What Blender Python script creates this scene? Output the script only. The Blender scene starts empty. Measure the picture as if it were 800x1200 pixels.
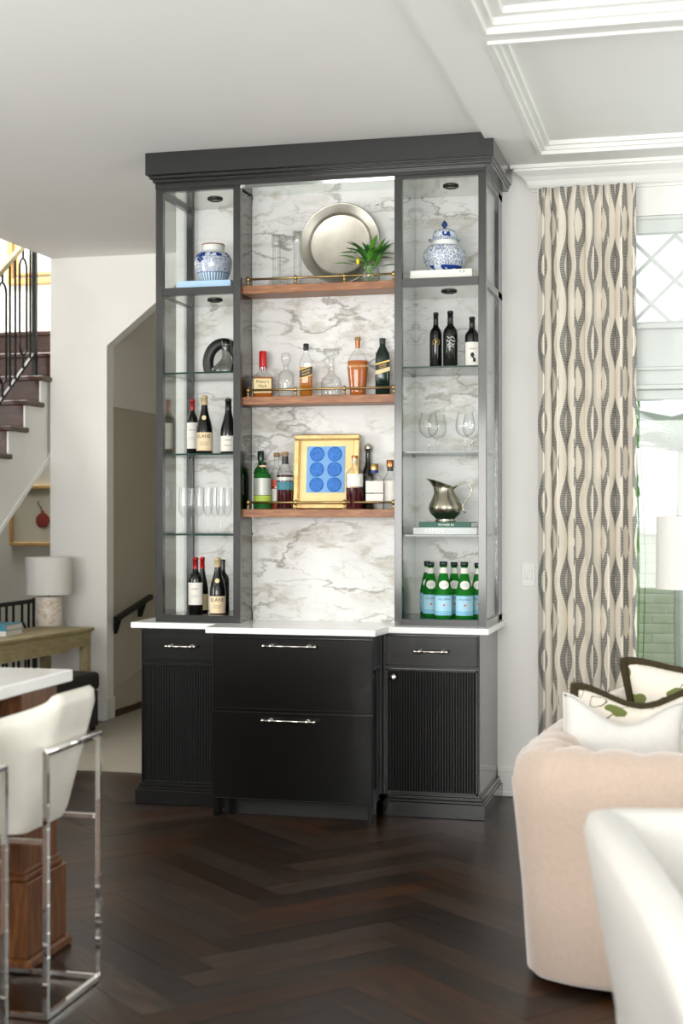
import bpy, bmesh, math, random
from mathutils import Matrix, Vector
random.seed(7)
PI = math.pi
S = bpy.context.scene
C = S.collection

# ------------------------------------------------------------------ camera
F = 1700.0                       # focal length in pixels of the 800x1200 frame
TH = math.atan(423 / F)          # yaw
CH = 1.47                        # eye height
ct, st = math.cos(TH), math.sin(TH)
cam = bpy.data.cameras.new('camera')
camo = bpy.data.objects.new('camera', cam); C.objects.link(camo)
camo.location = (0, 0, CH); camo.rotation_euler = (PI / 2, 0, TH)
cam.sensor_fit = 'VERTICAL'; cam.sensor_height = 36; cam.sensor_width = 24
cam.lens = 36 * F / 1200
cam.clip_end = 200
cam.dof.use_dof = True; cam.dof.focus_distance = 7.15; cam.dof.aperture_fstop = 2.4
S.camera = camo

# ------------------------------------------------------------------ world, lights, exposure
S.view_settings.view_transform = 'Standard'; S.view_settings.look = 'None'
S.view_settings.exposure = 0.16; S.view_settings.gamma = 1.0
S.view_settings.use_curve_mapping = False
S.cycles.transparent_max_bounces = 40
S.cycles.max_bounces = 10
W = bpy.data.worlds.new('world'); S.world = W; W.use_nodes = True
bg = W.node_tree.nodes['Background']
bg.inputs[0].default_value = (0.97, 0.99, 1.0, 1); bg.inputs[1].default_value = 1.05

def area(name, loc, rot, sx, sy, power, col=(1, 1, 1)):
    l = bpy.data.lights.new(name, 'AREA'); l.shape = 'RECTANGLE'; l.size = sx; l.size_y = sy
    l.energy = power; l.color = col
    o = bpy.data.objects.new(name, l); C.objects.link(o); o.location = loc; o.rotation_euler = rot
    return o
area('daylight_rear_windows', (-1.6, -2.35, 1.6), (PI/2 + .6, 0, 0), 5.0, 2.4, 430, (1, .985, .96))
area('daylight_right_windows', (3.4, 1.9, 1.6), (PI/2 + .7, 0, PI/2), 4.2, 2.5, 85, (.97, .99, 1))
area('daylight_left_windows', (-7.0, 2.6, 1.8), (PI/2 + .45, 0, -PI/2 + .35), 1.9, 2.2, 150, (1, .98, .95))
area('daylight_back_window', (1.0, 7.75, 1.6), (-PI/2, 0, 0), 2.4, 2.4, 45, (.97, .99, 1))
area('stairwell_skylight', (-5.6, 10.2, 5.3), (0, 0, 0), 1.6, 2.2, 160, (1, .99, .97))

# ------------------------------------------------------------------ pixel helpers
def pray(px, py):
    a = (px - 400) / F; b = (600 - py) / F
    return (ct * a - st, st * a + ct, b)
def onY(px, py, Y):
    r = pray(px, py); t = Y / r[1]; return Vector((r[0] * t, Y, CH + r[2] * t))
def onX(px, py, X):
    r = pray(px, py); t = X / r[0]; return Vector((X, r[1] * t, CH + r[2] * t))
def onZ(px, py, Z):
    r = pray(px, py); t = (Z - CH) / r[2]; return Vector((r[0] * t, r[1] * t, Z))
def depth(x, y): return -st * x + ct * y
def pix(x, y, z):
    d = depth(x, y); return 400 + F * (ct * x + st * y) / d, 600 - F * (z - CH) / d

# ------------------------------------------------------------------ materials
def lin(c):
    if isinstance(c, str):
        c = c.lstrip('#'); c = [int(c[i:i+2], 16) / 255 for i in (0, 2, 4)]
    return tuple((v / 12.92 if v <= .04045 else ((v + .055) / 1.055) ** 2.4) for v in c[:3]) + (1,)
MATS = {}
def mat(name, col='#808080', rough=.5, metal=0, **kw):
    m = bpy.data.materials.new(name); m.use_nodes = True
    p = m.node_tree.nodes['Principled BSDF']
    p.inputs['Base Color'].default_value = lin(col)
    p.inputs['Roughness'].default_value = rough; p.inputs['Metallic'].default_value = metal
    for k, v in kw.items():
        p.inputs[k.replace('_', ' ')].default_value = v
    MATS[name] = m
    return m
def nodes(m): return m.node_tree.nodes, m.node_tree.links, m.node_tree.nodes['Principled BSDF']
def N(m, t, **kw):
    n = m.node_tree.nodes.new(t)
    for k, v in kw.items():
        if k in n.inputs: n.inputs[k].default_value = v
        else: setattr(n, k, v)
    return n
def math_n(m, op, a, b=None, c=None):
    n = m.node_tree.nodes.new('ShaderNodeMath'); n.operation = op
    for i, v in enumerate((a, b, c)):
        if v is None: continue
        if isinstance(v, (int, float)): n.inputs[i].default_value = v
        else: m.node_tree.links.new(v, n.inputs[i])
    return n.outputs[0]
def ramp(m, fac, stops):
    n = m.node_tree.nodes.new('ShaderNodeValToRGB'); cr = n.color_ramp
    while len(cr.elements) < len(stops): cr.elements.new(.5)
    for e, (p, c) in zip(cr.elements, stops): e.position = p; e.color = lin(c)
    m.node_tree.links.new(fac, n.inputs[0]); return n.outputs[0]
def mixc(m, fac, a, b):
    n = m.node_tree.nodes.new('ShaderNodeMix'); n.data_type = 'RGBA'
    for sock, v in ((n.inputs[0], fac), (n.inputs[6], a), (n.inputs[7], b)):
        if isinstance(v, (int, float)): sock.default_value = v
        elif isinstance(v, (str, tuple)): sock.default_value = lin(v) if isinstance(v, str) else v
        else: m.node_tree.links.new(v, sock)
    return n.outputs[2]
def coords(m, scale=(1, 1, 1), out='Object'):
    t = N(m, 'ShaderNodeTexCoord'); mp = N(m, 'ShaderNodeMapping'); mp.inputs['Scale'].default_value = scale
    m.node_tree.links.new(t.outputs[out], mp.inputs[0]); return mp.outputs[0]
def noise(m, vec, scale, detail=4, rough=.55, dist=0):
    n = N(m, 'ShaderNodeTexNoise'); n.inputs['Scale'].default_value = scale
    n.inputs['Detail'].default_value = detail; n.inputs['Roughness'].default_value = rough
    n.inputs['Distortion'].default_value = dist
    if vec is not None: m.node_tree.links.new(vec, n.inputs['Vector'])
    return n
def bump(m, h, strength=.2, dist=.01):
    b = N(m, 'ShaderNodeBump'); b.inputs['Strength'].default_value = strength; b.inputs['Distance'].default_value = dist
    m.node_tree.links.new(h, b.inputs['Height'])
    m.node_tree.links.new(b.outputs[0], m.node_tree.nodes['Principled BSDF'].inputs['Normal'])
def mottled(name, c1, c2, scale, rough=.6, bumpy=0, stretch=(1, 1, 1), **kw):
    m = mat(name, c1, rough, **kw)
    n = noise(m, coords(m, stretch), scale)
    m.node_tree.links.new(ramp(m, n.outputs[0], [(.3, c1), (.7, c2)]), nodes(m)[2].inputs['Base Color'])
    if bumpy: bump(m, n.outputs[0], bumpy, .004)
    return m
def wood(name, c1, c2, c3, scale=14, stretch=(1, 8, 8), rough=.4, rand=False):
    m = mat(name, c2, rough)
    v = coords(m, stretch)
    if rand:
        oi = N(m, 'ShaderNodeObjectInfo'); ad = N(m, 'ShaderNodeVectorMath'); ad.operation = 'MULTIPLY_ADD'
        cx = N(m, 'ShaderNodeCombineXYZ')
        for k in range(3): m.node_tree.links.new(oi.outputs['Random'], cx.inputs[k])
        m.node_tree.links.new(cx.outputs[0], ad.inputs[0]); ad.inputs[1].default_value = (37, 91, 53)
        m.node_tree.links.new(v, ad.inputs[2]); v = ad.outputs[0]
    n = noise(m, v, scale, 6, .6, .6)
    col = ramp(m, n.outputs[0], [(.25, c1), (.5, c2), (.75, c3)])
    if rand:
        hs = N(m, 'ShaderNodeHueSaturation')
        m.node_tree.links.new(col, hs.inputs['Color'])
        m.node_tree.links.new(math_n(m, 'MULTIPLY_ADD', oi.outputs['Random'], 1.15, .5), hs.inputs['Value'])
        r2 = math_n(m, 'FRACT', math_n(m, 'MULTIPLY', oi.outputs['Random'], 17.3))
        m.node_tree.links.new(math_n(m, 'MULTIPLY_ADD', r2, .5, .65), hs.inputs['Saturation'])
        col = hs.outputs[0]
    m.node_tree.links.new(col, nodes(m)[2].inputs['Base Color'])
    bump(m, n.outputs[0], .08, .003)
    if rand: nodes(m)[2].inputs['Specular IOR Level'].default_value = .25
    return m
def thin_glass(name, tint, edge, base=.05, amp=.6, power=3.0, rough=0.0):
    """thin clear pane: transparent body with a reflection that grows at grazing angles"""
    m = bpy.data.materials.new(name); m.use_nodes = True; nt = m.node_tree; nt.nodes.clear()
    out = nt.nodes.new('ShaderNodeOutputMaterial'); tr = nt.nodes.new('ShaderNodeBsdfTransparent')
    gl = nt.nodes.new('ShaderNodeBsdfGlossy'); gl.inputs['Roughness'].default_value = rough
    mx = nt.nodes.new('ShaderNodeMixShader'); lw = nt.nodes.new('ShaderNodeLayerWeight'); lw.inputs[0].default_value = .5
    pw = math_n(m, 'POWER', lw.outputs['Facing'], power)
    nt.links.new(mixc(m, pw, tint, edge), tr.inputs[0])
    nt.links.new(math_n(m, 'MULTIPLY_ADD', pw, amp, base), mx.inputs[0])
    nt.links.new(tr.outputs[0], mx.inputs[1]); nt.links.new(gl.outputs[0], mx.inputs[2]); nt.links.new(mx.outputs[0], out.inputs[0])
    MATS[name] = m; return m

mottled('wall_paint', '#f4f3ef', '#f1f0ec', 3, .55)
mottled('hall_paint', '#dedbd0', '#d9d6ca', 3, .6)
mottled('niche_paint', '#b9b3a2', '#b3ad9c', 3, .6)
mottled('ceiling_paint', '#f8f8f5', '#f6f6f3', 2, .6)
mottled('trim_paint', '#f2f2ee', '#efefeb', 4, .35)
mottled('sash_paint', '#d6dcd9', '#d2d8d5', 4, .4)
mottled('cabinet_paint_shaded', '#070808', '#060707', 9, .25, Coat_Weight=.6, Coat_Roughness=.07, Specular_IOR_Level=.35)  # cabinet paint for the base units, dimmer light low down put into the colour
mottled('cabinet_paint_lit', '#121312', '#101110', 9, .3, Coat_Weight=.7, Coat_Roughness=.1)  # same cabinet paint on towers and crown, toned lighter for the light up there
mottled('reed_paint', '#060606', '#050505', 9, .5, Specular_IOR_Level=.22)
mottled('quartz', '#f3f3f1', '#ebebe9', 6, .12)
mat('smoked_mirror', '#77756f', .06, 1)
mat('mirror', '#dfe6e2', .01, 1)
thin_glass('pane_glass', (.95, .97, .96, 1), (.86, .91, .89, 1), .05, .75, 3.2)
thin_glass('clear_glass', (.985, .99, .99, 1), (.50, .53, .52, 1), .05, .5, 2.8)
thin_glass('smoky_glass', (.55, .55, .52, 1), (.15, .15, .14, 1), .08, .5, 2.2)
thin_glass('window_glass', (.97, .99, .98, 1), (.9, .95, .93, 1), .03, .4, 4)
mat('glass_edge', '#1d3a32', .1)
mat('nickel', '#d8d4cc', .12, 1)
mat('chrome', '#e6e4e0', .05, 1)
mat('brass', '#b79a66', .3, 1)
mottled('pewter', '#cbc8bd', '#b4b0a4', 9, .42, metal=1)
mottled('antique_silver', '#bab4a2', '#9c9685', 12, .22, metal=1)
mat('iron', '#10120f', .45, .3)
mat('dark_steel', '#3a3a38', .35, .8)
wood('walnut_shelf', '#6b4128', '#93603c', '#ad7a4e', 10, (1, 9, 9), .4)
wood('island_walnut', '#3a2010', '#613b1f', '#7f5531', 8, (7, 7, .8), .32)
wood('stair_mahogany', '#26110a', '#3f1e10', '#5a301a', 8, (1, 6, 6), .38)
wood('floor_plank', '#160d08', '#2a190c', '#412816', 5, (1, 9, 9), .30, rand=True)
wood('floor_base', '#0d0806', '#140d09', '#1b120c', 6, (1, 6, 6), .4)
wood('weathered_oak', '#8c7f5f', '#a3956f', '#b0a37f', 10, (5, 1, 5), .6)
wood('nosing_oak', '#3f3524', '#54472f', '#66583c', 10, (5, 1, 5), .5)
wood('gold_oak', '#b98a47', '#caa160', '#d6b177', 10, (1, 5, 5), .5)
mottled('gold_leaf', '#d3b887', '#bd9c66', 30, .4, metal=1)
mottled('gold_mat', '#f2d79c', '#ecca84', 12, .5)
mottled('carpet', '#a59e90', '#938c7e', 160, .95, .6)
mottled('white_fabric', '#c8c6c1', '#c1bfba', 120, .9, .15)
mottled('white_leather', '#d6d3c8', '#cfccc1', 14, .42, .05)
mottled('blush_velvet', '#bba899', '#b4a090', 60, .85, .1, Sheen_Weight=.5)
mottled('shade_linen', '#e9e8e3', '#e2e1db', 90, .9, .1)
mottled('fringe', '#3d3214', '#221b0c', 130, .95, .9)
mottled('alabaster', '#e5dcd2', '#d8cabb', 5, .35)
mat('paper', '#efece4', .7); mat('print_paper', '#cfc9b6', .7)
mat('black_ceramic', '#1b1c1b', .42)
mat('white_plastic', '#f2f1ec', .35)
mat('ink', '#26221d', .6)
mat('white_ink', '#e9e9e2', .5)
mat('gold_ink', '#c9a65a', .35, .6)
mat('navy_ink', '#173b7d', .5)
mat('wine_black', '#0d0e0d', .12)
mat('wine_green', '#10150f', .12)
mat('wax_red', '#c3171c', .3)
mat('foil_red', '#9c1d20', .35, .2)
mat('foil_black', '#141414', .35)
mat('foil_tan', '#c9b387', .4)
mat('cork', '#9b7b57', .8)
mat('copper', '#b5744a', .25, 1)
mat('label_cream', '#ead7a4', .7)
mat('label_white', '#e9e6de', .7)
mat('label_peach', '#ecd6b2', .7)
mat('label_silver', '#b9bdb4', .45, .3)
mat('label_lime', '#a9bf4a', .6)
mat('label_teal', '#3d7a86', .6)
mat('label_blue', '#a9d7ea', .6)
mat('label_skyblue', '#86c3de', .6)
mat('label_red', '#d0543e', .6)
mat('label_black', '#191512', .5)
mat('amber', '#d58a2a', .08, Transmission_Weight=.55, IOR=1.1)
mat('amber_deep', '#cc742c', .08, Transmission_Weight=.3, IOR=1.1)
mat('orange_liquor', '#d0572a', .08, Transmission_Weight=.5, IOR=1.1)
mat('red_liquor', '#4a0d14', .08, Transmission_Weight=.35, IOR=1.1)
mat('green_glass', '#24962f', .04, Transmission_Weight=.6, IOR=1.12)
mat('bottle_green', '#2f7d35', .05, Transmission_Weight=.5, IOR=1.12)
mat('dark_green_glass', '#0f231c', .07)
mat('leaf', '#5b9a35', .4); mat('leaf_dark', '#2c5f26', .4); mat('leaf_reflected', '#cfd8cc', .6)
mat('flower_yellow', '#f0cf1e', .5); mat('water', '#cfd6c4', .05, Transmission_Weight=.9, IOR=1.1)
mat('book_blue', '#a9cbe8', .55); mat('book_green', '#1f5a49', .5); mat('book_white', '#e7e6df', .55); mat('book_silver', '#cdd3d2', .5); mat('book_teal', '#3f8ba3', .55)
mat('art_sky', '#74a4d6', .7); mat('pomegranate', '#8a3527', .7)
mottled('art_disc', '#1f78cc', '#0f58ae', 60, .5, .5)
mottled('brick_paint', '#e2ead0', '#cddbb8', 14, .85, .4)
mat('mortar', '#f0f4ea', .9)
mottled('lawn', '#6f8f4c', '#5c7d3c', 8, .9)
mottled('pillow_white', '#cecbc6', '#c8c6c1', 60, .9, .1)
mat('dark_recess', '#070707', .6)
mat('bulb', '#f6efe0', .4)

# marble: white ground, thin grey veins, warm patches
m = mat('marble', '#f0f0ee', .35, Specular_IOR_Level=.3)
v = coords(m, (1, 1, 1.35))
mp = N(m, 'ShaderNodeMapping'); mp.inputs['Rotation'].default_value = (0, .55, 0); m.node_tree.links.new(v, mp.inputs[0])
mp.inputs['Scale'].default_value = (1, 1, 1.7)
w1 = noise(m, mp.outputs[0], 3.0, 6, .6)
av = N(m, 'ShaderNodeVectorMath'); av.operation = 'MULTIPLY_ADD'
m.node_tree.links.new(w1.outputs['Color'], av.inputs[0]); av.inputs[1].default_value = (.42, .42, .42); m.node_tree.links.new(mp.outputs[0], av.inputs[2])
def vein(scale, width, seed):
    o = N(m, 'ShaderNodeVectorMath'); o.operation = 'ADD'; m.node_tree.links.new(av.outputs[0], o.inputs[0]); o.inputs[1].default_value = (seed, seed * 1.7, seed * .6)
    n = noise(m, o.outputs[0], scale, 3, .45)
    d = math_n(m, 'ABSOLUTE', math_n(m, 'SUBTRACT', n.outputs[0], .5))
    return math_n(m, 'SUBTRACT', 1, math_n(m, 'MINIMUM', math_n(m, 'DIVIDE', d, width), 1))
v1 = vein(2.3, .024, 3.1); v2 = vein(4.4, .016, 8.3); v3 = vein(1.8, .07, 5.2)
patch = noise(m, av.outputs[0], 3.4, 5, .6)
pm = math_n(m, 'MULTIPLY', v3, math_n(m, 'MINIMUM', math_n(m, 'MAXIMUM', math_n(m, 'MULTIPLY', math_n(m, 'SUBTRACT', patch.outputs[0], .46), 8), 0), 1))
cl = noise(m, mp.outputs[0], 2.2, 4, .6)
base = ramp(m, cl.outputs[0], [(.3, '#d2d2cf'), (.55, '#e0e0de'), (.8, '#dad8d4')])
c1 = mixc(m, math_n(m, 'MULTIPLY', pm, .7), base, '#a79f8d')
fade = noise(m, mp.outputs[0], 1.7, 2, .5)
fd = math_n(m, 'MINIMUM', math_n(m, 'MAXIMUM', math_n(m, 'MULTIPLY', math_n(m, 'SUBTRACT', fade.outputs[0], .40), 6), .15), 1)
c2 = mixc(m, math_n(m, 'MULTIPLY', math_n(m, 'MULTIPLY', v1, fd), .8), c1, '#807b71')
c3 = mixc(m, math_n(m, 'MULTIPLY', math_n(m, 'MULTIPLY', v2, fd), .45), c2, '#979185')
m.node_tree.links.new(c3, nodes(m)[2].inputs['Base Color'])
# alabaster veins
m = MATS['alabaster']; n = noise(m, coords(m, (1, 1, 2)), 7, 5, .6, 1.2)
m.node_tree.links.new(ramp(m, n.outputs[0], [(.3, '#ece6de'), (.5, '#e6ddd3'), (.53, '#cbb096'), (.57, '#e2d6ca'), (.8, '#efeae4')]), nodes(m)[2].inputs['Base Color'])
# curtain weave, driven by the cloth's own UV (metres of cloth)
m = mat('curtain_cloth', '#e6dcc6', .9)
uvn = N(m, 'ShaderNodeUVMap'); sx = N(m, 'ShaderNodeSeparateXYZ'); m.node_tree.links.new(uvn.outputs[0], sx.inputs[0])
PU, PV = .17, .40
cu = math_n(m, 'DIVIDE', sx.outputs[0], PU); col_i = math_n(m, 'FLOOR', cu)
uu = math_n(m, 'ABSOLUTE', math_n(m, 'SUBTRACT', math_n(m, 'FRACT', cu), .5))
ph = math_n(m, 'ADD', math_n(m, 'MULTIPLY', math_n(m, 'DIVIDE', sx.outputs[1], PV), 2 * PI), math_n(m, 'MULTIPLY', col_i, PI))
tt = math_n(m, 'COSINE', ph)
outer = math_n(m, 'GREATER_THAN', math_n(m, 'MULTIPLY_ADD', tt, .18, .27), uu)
inner = math_n(m, 'GREATER_THAN', math_n(m, 'MULTIPLY_ADD', tt, .27, -.04), uu)
grey = math_n(m, 'MULTIPLY', outer, math_n(m, 'SUBTRACT', 1, inner))
wv = noise(m, uvn.outputs[0], 60, 2)
hat = math_n(m, 'SINE', math_n(m, 'ADD', math_n(m, 'MULTIPLY', sx.outputs[1], 2 * PI / .011), math_n(m, 'MULTIPLY', wv.outputs[0], 5)))
hatc = mixc(m, math_n(m, 'MULTIPLY_ADD', hat, .5, .5), '#6f6d68', '#b0ada6')
m.node_tree.links.new(mixc(m, grey, '#ece5d7', hatc), nodes(m)[2].inputs['Base Color'])
pp = nodes(m)[2]; pp.inputs['Subsurface Weight'].default_value = 0
# blue and white porcelain: bands by height in the jar's own space plus scrollwork
def porcelain(name, bands, dens):
    m = mat(name, '#e8ecec', .12)
    t = N(m, 'ShaderNodeTexCoord'); sz = N(m, 'ShaderNodeSeparateXYZ'); m.node_tree.links.new(t.outputs['Object'], sz.inputs[0])
    n1 = noise(m, t.outputs['Object'], dens, 4, .6, 2.5)
    d = math_n(m, 'ABSOLUTE', math_n(m, 'SUBTRACT', n1.outputs[0], .5))
    scroll = math_n(m, 'LESS_THAN', d, .05)
    n2 = noise(m, t.outputs['Object'], dens * .45, 2, .5, .5)
    blot = math_n(m, 'GREATER_THAN', n2.outputs[0], .52)
    colr = mixc(m, math_n(m, 'MULTIPLY', scroll, .85), '#e9eded', '#2f5590')
    ang = math_n(m, 'ARCTAN2', sz.outputs[1], sz.outputs[0])
    for (z0, z1, kind) in bands:
        msk = math_n(m, 'MULTIPLY', math_n(m, 'GREATER_THAN', sz.outputs[2], z0), math_n(m, 'LESS_THAN', sz.outputs[2], z1))
        if kind == 'line': colr = mixc(m, msk, colr, '#2a4c8c')
        elif kind == 'white': colr = mixc(m, msk, colr, '#e9ece8')
        elif kind == 'blot': colr = mixc(m, math_n(m, 'MULTIPLY', msk, blot), mixc(m, msk, colr, '#d5e0e8'), '#173c8a')
        elif kind == 'stripe':
            s_ = math_n(m, 'GREATER_THAN', math_n(m, 'SINE', math_n(m, 'MULTIPLY', ang, 34)), .0)
            colr = mixc(m, msk, colr, mixc(m, s_, '#d4dee3', '#5d83a6'))
    m.node_tree.links.new(colr, nodes(m)[2].inputs['Base Color'])
# patterned pillow cloth: cream with olive leaves
m = mat('botanical_cloth', '#ddd6c9', .9)
vv = coords(m); nd = noise(m, vv, 5, 3)
ad = N(m, 'ShaderNodeVectorMath'); ad.operation = 'MULTIPLY_ADD'; m.node_tree.links.new(nd.outputs['Color'], ad.inputs[0]); ad.inputs[1].default_value = (.12, .12, .12); m.node_tree.links.new(vv, ad.inputs[2])
mp = N(m, 'ShaderNodeMapping'); mp.inputs['Scale'].default_value = (6, 6, 15); mp.inputs['Rotation'].default_value = (.3, .7, .2); m.node_tree.links.new(ad.outputs[0], mp.inputs[0])
vo = N(m, 'ShaderNodeTexVoronoi'); vo.inputs['Scale'].default_value = 1.0; m.node_tree.links.new(mp.outputs[0], vo.inputs['Vector'])
lf = math_n(m, 'LESS_THAN', vo.outputs['Distance'], .43)
nn = noise(m, vv, 7, 2); d = math_n(m, 'LESS_THAN', math_n(m, 'ABSOLUTE', math_n(m, 'SUBTRACT', nn.outputs[0], .5)), .008)
c1 = mixc(m, d, '#ddd6c9', '#6b5a40'); c1 = mixc(m, lf, c1, '#666f38')
m.node_tree.links.new(c1, nodes(m)[2].inputs['Base Color'])

# ------------------------------------------------------------------ mesh helpers
def M(x):
    return MATS[x] if isinstance(x, str) else x
def wloc(o):
    v = Vector((0, 0, 0))
    while o is not None: v += o.location; o = o.parent
    return v
def obj(name, bm, material, parent=None, smooth=False, world=False, mats=None):
    if world and parent is not None: bm.transform(Matrix.Translation(-wloc(parent)))
    me = bpy.data.meshes.new(name); bm.normal_update(); bm.to_mesh(me); bm.free()
    for x in (mats or [material]): me.materials.append(M(x))
    if smooth:
        me.polygons.foreach_set('use_smooth', [True] * len(me.polygons))
    o = bpy.data.objects.new(name, me); C.objects.link(o)
    if parent is not None: o.parent = parent
    return o
def autosmooth(o, ang=40):
    me = o.data
    bm = bmesh.new(); bm.from_mesh(me)
    for f in bm.faces: f.smooth = True
    for e in bm.edges:
        if len(e.link_faces) == 2 and e.calc_face_angle(0) > math.radians(ang): e.smooth = False
    bm.to_mesh(me); bm.free(); return o
def tag(o, label=None, cat=None, group=None, kind=None):
    if label: o['label'] = label
    if cat: o['category'] = cat
    if group: o['group'] = group
    if kind: o['kind'] = kind
    return o
def thing(name, label, cat, loc=(0, 0, 0), rz=0, group=None):
    o = bpy.data.objects.new(name, None); C.objects.link(o); o.empty_display_size = .05
    o.location = loc; o.rotation_euler = (0, 0, rz); return tag(o, label, cat, group)
def copy_tree(o, parent=None):
    c = o.copy(); C.objects.link(c); c.parent = parent
    for ch in o.children: copy_tree(ch, c)
    return c
def BM(): return bmesh.new()
def box(bm, x0, x1, y0, y1, z0, z1, bev=0, seg=1):
    r = bmesh.ops.create_cube(bm, size=1)
    bmesh.ops.scale(bm, vec=(abs(x1 - x0), abs(y1 - y0), abs(z1 - z0)), verts=r['verts'])
    bmesh.ops.translate(bm, vec=((x0 + x1) / 2, (y0 + y1) / 2, (z0 + z1) / 2), verts=r['verts'])
    if bev:
        es = list({e for v in r['verts'] for e in v.link_edges})
        bmesh.ops.bevel(bm, geom=es, offset=bev, segments=seg, affect='EDGES', profile=.5)
    return bm
def bx(x0, x1, y0, y1, z0, z1, bev=0, seg=1): return box(BM(), x0, x1, y0, y1, z0, z1, bev, seg)
def lathe(bm, prof, seg=24, cx=0, cy=0, sx=1, sy=1, sq=2.0, cap=True):
    rings = []
    for r, z in prof:
        ring = []
        for k in range(seg):
            a = 2 * PI * k / seg; ca, sa = math.cos(a), math.sin(a)
            if sq != 2.0:
                f = (abs(ca) ** sq + abs(sa) ** sq) ** (-1 / sq); ca *= f; sa *= f
            ring.append(bm.verts.new((cx + sx * r * ca, cy + sy * r * sa, z)))
        rings.append(ring)
    for a, b in zip(rings, rings[1:]):
        for k in range(seg): bm.faces.new((a[k], a[(k + 1) % seg], b[(k + 1) % seg], b[k]))
    if cap:
        if prof[0][0] > 1e-6: bm.faces.new(rings[0][::-1])
        if prof[-1][0] > 1e-6: bm.faces.new(rings[-1])
    return bm
def tube(bm, pts, r, seg=8, closed=False, sec=None):
    pts = [Vector(p) for p in pts]; n = len(pts); rings = []
    up = Vector((0, 0, 1)); prev = None
    for i, p in enumerate(pts):
        if closed: t = pts[(i + 1) % n] - pts[i - 1]
        else: t = pts[min(i + 1, n - 1)] - pts[max(i - 1, 0)]
        t.normalize()
        if prev is None:
            s = t.cross(up)
            if s.length < 1e-3: s = t.cross(Vector((1, 0, 0)))
        else: s = prev - t * prev.dot(t)
        s.normalize(); prev = s; b = s.cross(t)
        rr = r(i / (n - 1)) if callable(r) else r
        rings.append([bm.verts.new(p + (s * math.cos(2*PI*k/seg + PI/4) + b * math.sin(2*PI*k/seg + PI/4)) * rr) for k in range(seg)])
    for i in range(n if closed else n - 1):
        a, b = rings[i], rings[(i + 1) % n]
        for k in range(seg): bm.faces.new((a[k], a[(k+1) % seg], b[(k+1) % seg], b[k]))
    if not closed: bm.faces.new(rings[0][::-1]); bm.faces.new(rings[-1])
    return bm
def prism(bm, pts, axis, a, b):
    """extrude polygon; axis 'x': pts are (y,z); 'y': (x,z); 'z': (x,y)"""
    def mk(p, t):
        return {'x': (t, p[0], p[1]), 'y': (p[0], t, p[1]), 'z': (p[0], p[1], t)}[axis]
    A = [bm.verts.new(mk(p, a)) for p in pts]; B = [bm.verts.new(mk(p, b)) for p in pts]
    bm.faces.new(A[::-1]); bm.faces.new(B)
    for i in range(len(pts)):
        j = (i + 1) % len(pts); bm.faces.new((A[i], A[j], B[j], B[i]))
    bmesh.ops.recalc_face_normals(bm, faces=bm.faces[:])
    return bm
def sphere(bm, c, r, seg=12, sc=(1, 1, 1)):
    rr = bmesh.ops.create_uvsphere(bm, u_segments=seg, v_segments=max(6, seg // 2), radius=r)
    bmesh.ops.scale(bm, vec=sc, verts=rr['verts']); bmesh.ops.translate(bm, vec=c, verts=rr['verts']); return bm
def struct(name, bm, material, parent=None, world=False, smooth=False):
    o = obj(name, bm, material, parent, smooth, world)
    if parent is None: o['kind'] = 'structure'
    return o
def text_geo(s, size):
    cu = bpy.data.curves.new('t', 'FONT'); cu.body = s; cu.size = size; cu.align_x = 'CENTER'; cu.align_y = 'CENTER'
    cu.resolution_u = 2
    o = bpy.data.objects.new('t', cu); C.objects.link(o)
    dg = bpy.context.evaluated_depsgraph_get(); me = o.evaluated_get(dg).to_mesh()
    vs = [v.co.copy() for v in me.vertices]; fs = [tuple(p.vertices) for p in me.polygons]
    o.evaluated_get(dg).to_mesh_clear(); bpy.data.objects.remove(o); bpy.data.curves.remove(cu)
    return vs, fs
def text_on(bm, s, size, r=None, z=0, y=0, rot=0, cx=0, a0=0, xs=1.0):
    """lettering facing -Y: wrapped on a cylinder of radius r, or flat at y"""
    vs, fs = text_geo(s, size); out = []
    cr, sr = math.cos(rot), math.sin(rot)
    for p in vs:
        px, pz = (p.x * xs) * cr - p.y * sr, (p.x * xs) * sr + p.y * cr
        if r: a = px / r + a0; out.append(bm.verts.new((r * math.sin(a), -r * math.cos(a), z + pz)))
        else: out.append(bm.verts.new((cx + px, y, z + pz)))
    for f in fs:
        try: bm.faces.new([out[i] for i in f])
        except ValueError: pass
    return bm
def patch(bm, rf, z0, z1, a0, a1, na=14, nz=1):
    """curved label on a body of revolution; angle 0 faces -Y"""
    g = []
    for j in range(nz + 1):
        z = z0 + (z1 - z0) * j / nz; r = rf(z) if callable(rf) else rf
        g.append([bm.verts.new((r * math.sin(a0 + (a1 - a0) * i / na), -r * math.cos(a0 + (a1 - a0) * i / na), z)) for i in range(na + 1)])
    for j in range(nz):
        for i in range(na): bm.faces.new((g[j][i], g[j][i+1], g[j+1][i+1], g[j+1][i]))
    return bm

# ================================================================== THE SETTING
ZL, ZR = 3.27, 3.237            # ceiling heights left and right of the beam line
WY = 7.50                        # face of the wall behind the bar
FY = 9.50                        # face of the far hall wall
floor = struct('floor', bx(-7.2, 3.6, -2.5, 12.6, -.12, -.003), 'floor_base')
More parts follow.
